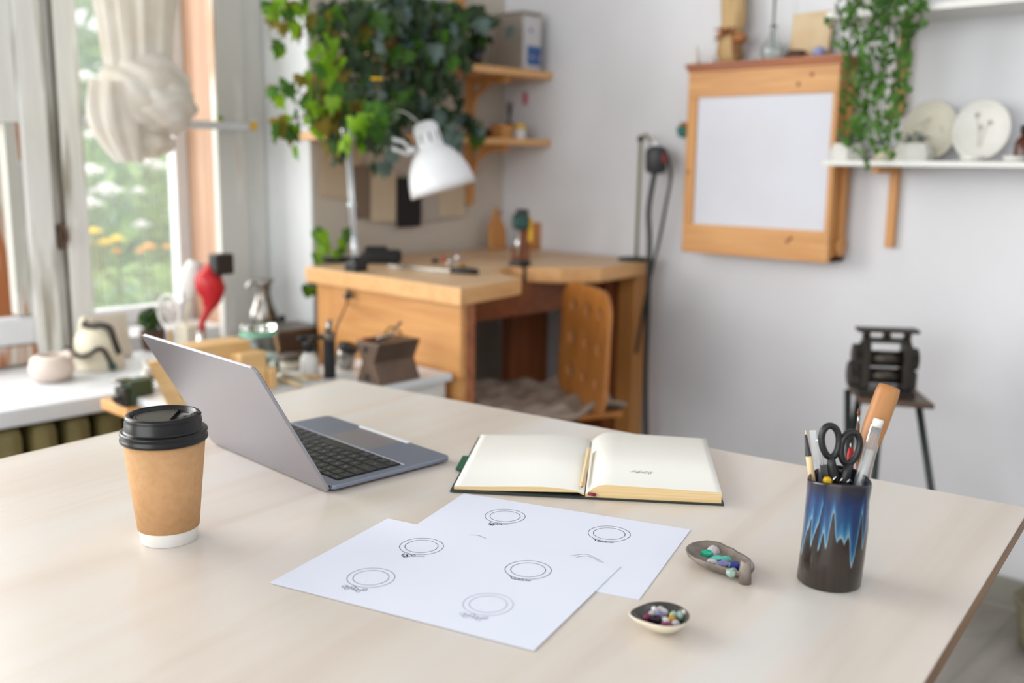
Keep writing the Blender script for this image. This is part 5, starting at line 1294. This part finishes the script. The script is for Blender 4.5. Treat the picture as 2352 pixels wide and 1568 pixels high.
MB().lathe([(0, .116), (.02, .116), (.015, .128), (.012, .145), (.006, .15), (0, .15)], 20, T(-.032, 0, -.006)).make('lid_knob', 'cream', t, local=True)
MB().tube(bez([(-.030, -.02, .128), (-.01, -.025, .122), (.02, -.03, .125), (.045, -.03, .115), (.055, -.03, .08), (.062, -.02, .045)], 6), [.009]*31, 10).make('handle', 'iron', t, local=True)
MB().tube(bez([(-.078, -.02, .060), (-.055, -.052, .055), (-.03, -.066, .045), (0, -.072, .052), (.022, -.070, .066), (.036, -.062, .060), (.048, -.053, .03), (.052, -.05, .018)], 6), .006, 10).make('wave_relief', 'iron', t, local=True)
MB().ball((.052, -.05, .014), .012, (1, .6, 1), 10).make('relief_bud', 'dteal', t, local=True)
p = oZ(345, 800, sz); t = thing('sill_plant', 'small dark green plant in a pot behind the laptop top corner', 'plant', (p.x, p.y-.02, sz))
MB().lathe([(0, 0), (.03, 0), (.04, .06), (.034, .06), (0, .055)], 20).make('pot', 'stoned', t, local=True)
mb = MB(); leafcloud(mb, 160, (0, 0, .09), (.045, .045, .035), .025, [0, 1], 4); mb.make('leaves', ['lf2', 'lf1'], t, local=True, fix=False)
# cream board leaning on the window bottom
a = oY(205, 700, 2.80); b = oY(290, 700, 2.80)
MB().box((0, 0, .065), (b.x-a.x, .012, .13), T((a.x+b.x)/2, 2.78, sz, 0, -.2), bev=.003).make('cream_tile', 'ivoryc', label='pale cream tile leaning on the window behind the teapot', cat='tile')
# magnifier
g0 = oY(388, 715, 2.62); kq = (g0-EYE).dot(fw)/FPX
t = thing('magnifier', 'round magnifying glass on a stand behind the laptop', 'magnifier', (g0.x, g0.y, sz))
mgl = T(0, 0, g0.z-sz, YAW+PI/2-.5, PI/2)
MB().lathe([(0, -.004), (40*kq*.80, -.001), (40*kq*.80, .001), (0, .004)], 36, mgl @ Matrix.Diagonal((1.05, 1.15, 1, 1))).make('lens', 'lens', t, local=True)
mb = MB(); mb.tube([mgl @ Vector((.86*40*kq*math.cos(2*PI*k/32), .95*40*kq*math.sin(2*PI*k/32), 0)) for k in range(33)], .004, 8); mb.make('rim', 'frost', t, local=True)
MB().tube([(0, 0, g0.z-sz-.05), (0, 0, .0)], .005, 8).lathe([(0, 0), (.035, 0), (.03, .008), (0, .01)], 24).make('stand', 'brass', t, local=True)
# crystal / shell ornament left of laptop
p = oZ(338, 868, sz); t = thing('crystal_ornament', 'silvery crystal figurine at the sill edge behind the laptop', 'ornament', (p.x, p.y, sz))
mb = MB(); rnd2 = random.Random(2)
for k in range(12): mb.ball((rnd2.uniform(-.012, .012), rnd2.uniform(-.012, .012), .012+.045*k/12), .011*(1-k/18), (1, 1, 1), 8, jit=.5)
mb.make('body', 'whitec', t, local=True, smooth=False); MB().lathe([(0, 0), (.02, 0), (.018, .006), (0, .006)], 16).make('foot', 'bark', t, local=True)

# ------------- radiator
rd = thing('radiator', 'olive cast iron radiator under the window sill', 'radiator', (.6, 2.50, 0))
for k in range(16):
    x = .28+k*.082
    MB().box((x, 2.49, .34), (.066, .17, .40), bev=.028).make('section', 'olive', rd)
MB().tube([(.22, 2.5, .48), (1.60, 2.5, .48)], .018, 12).tube([(.22, 2.5, .2), (1.60, 2.5, .2)], .018, 12).make('pipe', 'olive', rd)
for x in (.3, 1.5): MB().bb((x-.02, 2.46, 0), (x+.02, 2.54, .15)).make('foot', 'olive', rd)

# ------------- white drawer chest beside the bench
wz = .62
wc = oZ(1040, 857, wz)
wx1 = min(wc.x, px_-.002); wy0 = wc.y
ch2 = thing('white_chest', 'low white chest beside the bench carrying tools, partly behind the table', 'chest', (1.4, 2.1, 0))
MB().bb((1.06, wy0, wz-.02), (wx1, 2.195, wz)).make('chest_top', 'sill', ch2, bevel=.003)
MB().bb((1.08, wy0+.015, 0), (wx1-.012, 2.18, wz-.021)).make('chest_body', 'whitec', ch2, bevel=.002)
MB().bb((1.10, wy0+.008, wz-.17), (wx1-.03, wy0+.015, wz-.035)).make('drawer_front', 'whitec', ch2, bevel=.002)
wz += .0005
# wooden corner frame with the green vise at left
a = oZ(228, 915, .60); 
ws = thing('wooden_stand', 'small wooden stand with upright boards left of the laptop', 'stand', (a.x+.04, a.y-.03, 0))
MB().bb((a.x, a.y-.14, .575), (a.x+.12, a.y-.005, .60)).make('top_board', 'pinex', ws, bevel=.003)
MB().bb((a.x+.045, a.y-.10, 0), (a.x+.085, a.y-.06, .5745)).make('leg', 'pinedz', ws, bevel=.002)
# green vise
p = oZ(325, 925, .60); gv_ = thing('green_vise', 'dark green toothed vise on the wooden stand left of the laptop', 'vise', (p.x-.02, p.y+.0, .6005), .13)
MB().box((0.01, 0, .030), (.06, .045, .058), bev=.006).make('jaw', 'green', gv_, local=True)
MB().box((-.028, 0, .024), (.014, .04, .045), bev=.004).tube([(-.05, 0, .02), (.0, 0, .03)], .008, 10).make('moving_jaw', 'iron', gv_, local=True)
for k in range(6): MB().box((.042, -.0, .008+k*.0095), (.008, .04, .005)).make('tooth', 'green', gv_, local=True)
MB().box((-.020, .012, .060), (.04, .02, .008), bev=.002).make('steel_plate', 'steel', gv_, local=True)
# long board on edge behind the laptop
dl0 = pix_at(350, 840, 0); 
b_r = oZ(578, 778, wz+.105); y_b = 2.10
b_r = oY(576, 782, y_b); b_l = oY(344, 850, y_b)
tb_ = thing('wooden_block', 'long thick honey-coloured wooden block standing behind the laptop lid', 'wooden block', ((b_r.x+1.12)/2, y_b, wz), group='wood blocks behind the laptop')
topz = b_r.z
MB().bb((1.12, y_b, wz), (b_r.x, y_b+.085, topz)).make('block', 'lightwood', tb_, bevel=.003)
b2 = oY(612, 806, 2.05); b2l = oY(552, 806, 2.05)
t = thing('wooden_block', 'smaller upright wooden block right of the laptop lid top', 'wooden block', (b2.x, 2.05, wz), group='wood blocks behind the laptop'); MB().bb((b2l.x, 2.05, wz), (b2.x, 2.12, b2.z)).make('block', 'lightwood', t, bevel=.003)
b3 = oY(636, 842, 2.04); t = thing('wooden_block', 'lowest small wooden block beside the laptop lid edge', 'wooden block', (b3.x, 2.04, wz), group='wood blocks behind the laptop'); MB().bb((b2.x+.001, 2.04, wz), (b3.x, 2.10, b3.z)).make('block', 'lightwood', t, bevel=.002)
lb = oZ(370, 925, wz)
t = thing('leaning_board', 'light wooden board leaning diagonally behind the laptop left edge', 'wooden board', (1.10, 2.02, wz)); 
q = [oY(340, 835, 2.06), oY(372, 826, 2.06), oY(435, 945, 2.0), oY(392, 945, 2.0)]
mb = MB(); vs = [mb.b.verts.new(v) for v in q]+[mb.b.verts.new(v+Vector((.01, .02, 0))) for v in q]
for f in ((0, 1, 2, 3), (7, 6, 5, 4), (0, 4, 5, 1), (1, 5, 6, 2), (2, 6, 7, 3), (3, 7, 4, 0)): mb.b.faces.new([vs[i] for i in f])
mb.make('board', 'lightwood', t)
MB().lathe([(0, 0), (.018, 0), (.018, .02), (0, .02)], 18, T(oZ(405, 925, wz).x, oZ(405, 925, wz).y, wz)).make('teal_tin', 'teal', label='small teal tin beside the laptop left edge', cat='tin')

# glass jar
p = oZ(600, 838, wz); p = oY(600, 800, 2.13); k_ = (p-EYE).dot(fw)/FPX
t = thing('glass_jar', 'greenish glass jar with a green-rimmed lid behind the wood blocks', 'jar', (p.x, 2.14, wz)); jt = oY(600, 745, 2.13).z-wz; jr = 45*k_
MB().lathe([(0, 0), (jr*.9, 0), (jr*1.02, .02), (jr*1.02, jt*.55), (jr*.86, jt*.80), (jr*.86, jt*.86), (jr*.80, jt*.86), (jr*.80, jt*.80), (jr*.95, jt*.55), (jr*.95, .02), (0, .006)], 40).make('jar_body', 'jarglass', t, local=True)
MB().lathe([(0, jt*.84), (jr*.90, jt*.84), (jr*.92, jt*.90), (jr*.88, jt), (0, jt)], 36).make('jar_lid', 'jarglass', t, local=True)
MB().lathe([(jr*.91, jt*.82), (jr*.95, jt*.85), (jr*.91, jt*.88)], 36).make('seal_ring', 'mint', t, local=True)
# long dark metal box on the sill
a = oZ(632, 806, sz); b = oZ(722, 780, sz); a = Vector((a.x, 2.50, 0)); 
xl = oY(640, 780, 2.50).x; xr = oY(728, 760, 2.50).x; zt_ = oY(700, 752, 2.50).z
t = thing('dark_metal_box', 'long dark brown metal box on the sill near the bench', 'box', ((xl+xr)/2, 2.56, sz)); MB().bb((xl, 2.50, sz), (min(xr+.02, 1.86), 2.625, zt_-.012), bev=.002).make('box_body', 'dkbox', t); MB().bb((xl-.004, 2.494, zt_-.0115), (min(xr+.02, 1.862), 2.629, zt_), bev=.002).make('box_lid', 'ironl', t)
# steel pitcher on it
p = oY(614, 735, 2.68); k_ = (p-EYE).dot(fw)/FPX; H_ = 100*k_
t = thing('steel_pitcher', 'shiny steel flared coffee pitcher on the sill in the window corner', 'pitcher', (p.x, 2.70, sz)); zb_ = oY(614, 740, 2.70).z-sz
MB().lathe([(0, 0), (.05, 0), (.055, .004), (.055, zb_), (0, zb_)], 30).make('base_block', 'ironl', t, local=True)
R_ = 34*k_
MB().lathe([(0, zb_+.0005), (R_*.95, zb_+.0005), (R_, zb_+.006), (R_*.92, zb_+H_*.25), (R_*.62, zb_+H_*.5), (R_*.5, zb_+H_*.68), (R_*.58, zb_+H_*.88), (R_*.82, zb_+H_), (R_*.76, zb_+H_), (R_*.5, zb_+H_*.86), (R_*.42, zb_+H_*.68), (0, zb_+H_*.66)], 40).make('pitcher_body', 'steel', t, local=True)
MB().tube(bez([(-R_*.6, -R_*.2, zb_+H_*.92), (-R_*1.1, -R_*.3, zb_+H_*.98), (-R_*1.4, -R_*.3, zb_+H_*.86)], 5), .006, 8).make('spout', 'chrome', t, local=True)
MB().ball((R_*1.05, -.03, zb_+.012), .012, (1, 1, 1), 12).make('knob', 'black', t, local=True)
# red lamp-like tool
t = thing('red_magnifier_lamp', 'red bent-neck tool with a black square head in the window corner', 'tool', (oY(475, 760, 2.66).x, 2.66, sz))
R3 = lambda px, py: oY(px, py, 2.66)
MB().box(tuple(R3(496, 604)-Vector((0, .03, 0))), (.060, .045, .062), T(0, 0, 0), bev=.006).make('black_head', 'black', t)
MB().tube([R3(490, 612), R3(480, 640), R3(484, 662), R3(486, 690), R3(476, 715), R3(464, 740), R3(463, 775)], [.026, .040, .044, .028, .012, .009, .009], 14).make('red_neck', 'red', t)
zb2 = 0; MB().lathe([(0, sz), (.03, sz), (.03, sz+.02), (0, sz+.022)], 24, T(R3(463, 775).x, 2.66, 0)).make('foot', 'red', t)
for (px, py, r, h, mt, lab) in ((459, 742, .016, .09, 'chrome', 'tall chrome bottle left of the red tool'), (478, 752, .013, .055, 'black', 'black-capped small bottle under the red tool'), (495, 750, .017, .06, 'chrome', 'shiny steel cup right of the red tool'), (515, 762, .02, .03, 'frost', 'low white jar right of the steel cup'), (540, 758, .018, .025, 'chrome', 'flat silver tin left of the steel pitcher'), (505, 790, .02, .035, 'pink', 'small dark pink pot in front of the steel cup'), (530, 785, .014, .028, 'black', 'tiny black bottle left of the glass jar'), (548, 778, .010, .022, 'yellow', 'tiny yellow bottle left of the glass jar')):
    p = oY(px, py, 2.56 if py < 765 else 2.45)
    MB().lathe([(0, 0), (r, 0), (r, h*.7), (r*.6, h*.82), (r*.6, h), (0, h)], 20, T(p.x, p.y, sz)).make('sill_bottle', mt, label=lab, cat='bottle', group='small bottles on the sill')
# translucent white scoop
t = thing('white_scoop', 'frosted white plastic funnel with a long pale handle left of the red tool', 'funnel', (oY(425, 740, 2.7).x, 2.7, sz)); R4 = lambda px, py: oY(px, py, 2.72)
MB().tube([R4(448, 600), R4(440, 640), R4(436, 690)], [.022, .038, .010], 16).make('funnel_body', 'frost', t)
MB().tube([R4(452, 620), R4(425, 745)], .005, 8).make('handle', 'cream', t)
MB().bb((R4(405, 745).x, 2.66, sz), (R4(450, 745).x, 2.74, R4(405, 745).z), bev=.003).make('holder_box', 'ivoryc', t)

# ------ tools on the chest
def chp(px, py): return oZ(px, py, wz)
p = chp(763, 868); t = thing('black_torch', 'black cylindrical torch with steel nozzle standing on the white chest', 'torch', (p.x, p.y+.01, wz)); k_ = (p-EYE).dot(fw)/FPX; H_ = 104*k_
MB().lathe([(0, 0), (.015, 0), (.0155, .003), (.0155, H_*.82), (.0, H_*.82)], 24).make('grip', 'blackm', t, local=True)
MB().lathe([(0, H_*.82), (.016, H_*.82), (.016, H_), (.010, H_*1.01), (0, H_*1.01)], 24).make('collar', 'ironl', t, local=True)
MB().tube([(-.002, 0, H_), (.004, 0, H_+.035)], [.010, .007], 12).make('plug', 'steel', t, local=True)
MB().tube([(-.012, 0, H_*.92), (-.045, .01, H_*.95), (-.055, .01, H_*.88)], .006, 8).make('valve', 'iron', t, local=True)
p = chp(722, 865); t = thing('white_flask', 'white plastic bottle with black spray head left of the black torch', 'bottle', (p.x, p.y+.02, wz))
MB().lathe([(0, 0), (.024, 0), (.025, .004), (.024, .045), (.012, .062), (0, .062)], 28).make('bottle_body', 'frost', t, local=True)
MB().lathe([(0, .062), (.012, .062), (.016, .085), (.010, .105), (0, .107)], 20).box((-.015, 0, .10), (.035, .014, .014), bev=.004).make('spray_head', 'black', t, local=True)
p = chp(680, 850); t = thing('round_tin', 'low round tin with a dark-rimmed silver lid on the white chest', 'tin', (p.x, p.y+.03, wz))
MB().lathe([(0, 0), (.034, 0), (.035, .026), (0, .026)], 32).make('tin_body', 'ivoryc', t, local=True)
MB().lathe([(0, .026), (.037, .026), (.037, .032), (.02, .040), (0, .042)], 32).make('tin_lid', 'ironl', t, local=True)
for k, (a_, b_, mt, lab) in enumerate((((628, 872), (690, 890), 'pencil', 'pale thin stick lying on the chest nearest the laptop'), ((640, 862), (705, 878), 'cream', 'cream stick lying on the chest behind the pale one'), ((655, 868), (735, 872), 'lightwood', 'light wooden stick lying beside the white bottle'))):
    a = chp(*a_); b = chp(*b_); a.z = b.z = wz+.006; MB().tube([a, b], .006, 8).make('stick', mt, label=lab, cat='stick', group='sticks on the chest')
# swage block: brown X-section
a = chp(825, 880); b = chp(872, 888); e_ = chp(972, 868)
t = thing('swage_block', 'brown metal V-grooved dapping block on the white chest', 'block', (chp(900, 880).x, chp(900, 880).y, wz), 0)
k_ = (a-EYE).dot(fw)/FPX; Wb, Hb = .095, 95*k_
d = (e_-b); d.z = 0; Lb = d.length*.95; d.normalize()
sdv = Vector((-d.y, d.x, 0))
m_ = Matrix(((sdv.x, 0, d.x, b.x+.003), (sdv.y, 0, d.y, b.y+.004), (0, 1, 0, wz), (0, 0, 0, 1)))
MB().prism([(0, 0), (Wb*.96, 0), (Wb*.72, Hb*.5), (Wb, Hb), (0, Hb*1.0), (Wb*.26, Hb*.5)][::1], 0, Lb, m_).make('block_body', 'brownm', t, bevel=.003)
mb = MB()
for (x, y, r) in ((Wb*.55, Hb*.82, .009), (Wb*.5, Hb*.15, .009)): mb.lathe([(0, -.0006), (r, -.0006), (r, .001), (0, .001)], 18, m_ @ T(x, y, 0))
mb.make('round_recess', 'blackm', t)
p = m_ @ Vector((Wb*.5, Hb, Lb*.35)); tp_ = thing('small_pliers', 'small steel pliers lying on the brown dapping block', 'pliers', (p.x, p.y, p.z+.001), math.atan2(d.y, d.x))
MB().tube([(-.02, .0, .006), (.02, -.01, .012), (.055, -.012, .042)], .004, 8).make('steel_jaw', 'steel', tp_, local=True)
MB().tube([(-.05, .01, .005), (-.01, 0, .006), (.02, -.004, .01)], .006, 8).make('brown_grip', 'terra', tp_, local=True)
MB().tube(bez([(.02, .02, .005), (.05, .022, .025), (.085, .02, .004)], 5), .003, 8).make('brass_wire', 'brass', tp_, local=True)
p = chp(806, 850); t = thing('small_speaker_cup', 'black and grey tilted round container left of the dapping block', 'container', (p.x, p.y+.03, wz))
MB().lathe([(0, 0), (.022, 0), (.026, .006), (.026, .050), (.022, .056), (0, .057)], 26, T(0, 0, .008, 0, .35)).make('body', 'steel', t, local=True)
MB().lathe([(0, .050), (.028, .050), (.028, .060), (0, .061)], 26, T(0, 0, .008, 0, .35)).make('black_cap', 'black', t, local=True)

# ================================================================== parts that belong to a part
SUB = {'laptop': (('keyboard', ('key',)), ('lid', ('screen',))), 'desk_lamp': (('lamp_shade', ('vent_slots', 'bulb')), ('clamp', ('clamp_screw',))),
       'coffee_cup': (('lid', ('sip_hole',)),), 'notebook': (('right_pages', ('pencil_sketch',)),), 'drawing_sheet': (('paper', ('ring_drawing', 'hidden_ring_arc')),),
       'ultrasonic_cleaner': (('front_plate', ('control_panel', 'emblem')),), 'small_planter': (('pot', ('soil',)),), 'magnifier': (('lens', ('rim',)),),
       'wall_cabinet': (('cornice', ()), ('top_rail', ('wood_knots',))), 'glass_jar': (('jar_lid', ('seal_ring',)),), 'perforated_chair': (('seat', ('wool_cover',)),),
       'ceramic_plate': (('plate_body', ('pressed_flower_relief',)),), 'clay_dish': (('dish_body', ('ribbed_edge',)),), 'hanging_motor': (('motor_body', ('red_label',)),),
       'wicker_basket': (('basket_body', ('basket_rim',)),), 'transparent_pen': (('barrel', ('inner_tube',)), ('cap_button', ('clip',))), 'swage_block': (('block_body', ('round_recess',)),)}
def bn(o): return o.name.rsplit('.', 1)[0] if o.name[-3:].isdigit() and '.' in o.name else o.name
for o in list(COL.objects):
    if o.parent is None and bn(o) in SUB:
        ch = list(o.children)
        for pn_, subs in SUB[bn(o)]:
            hosts = [c for c in ch if bn(c) == pn_]
            for c in ch:
                if hosts and bn(c) in subs: c.parent = hosts[0]
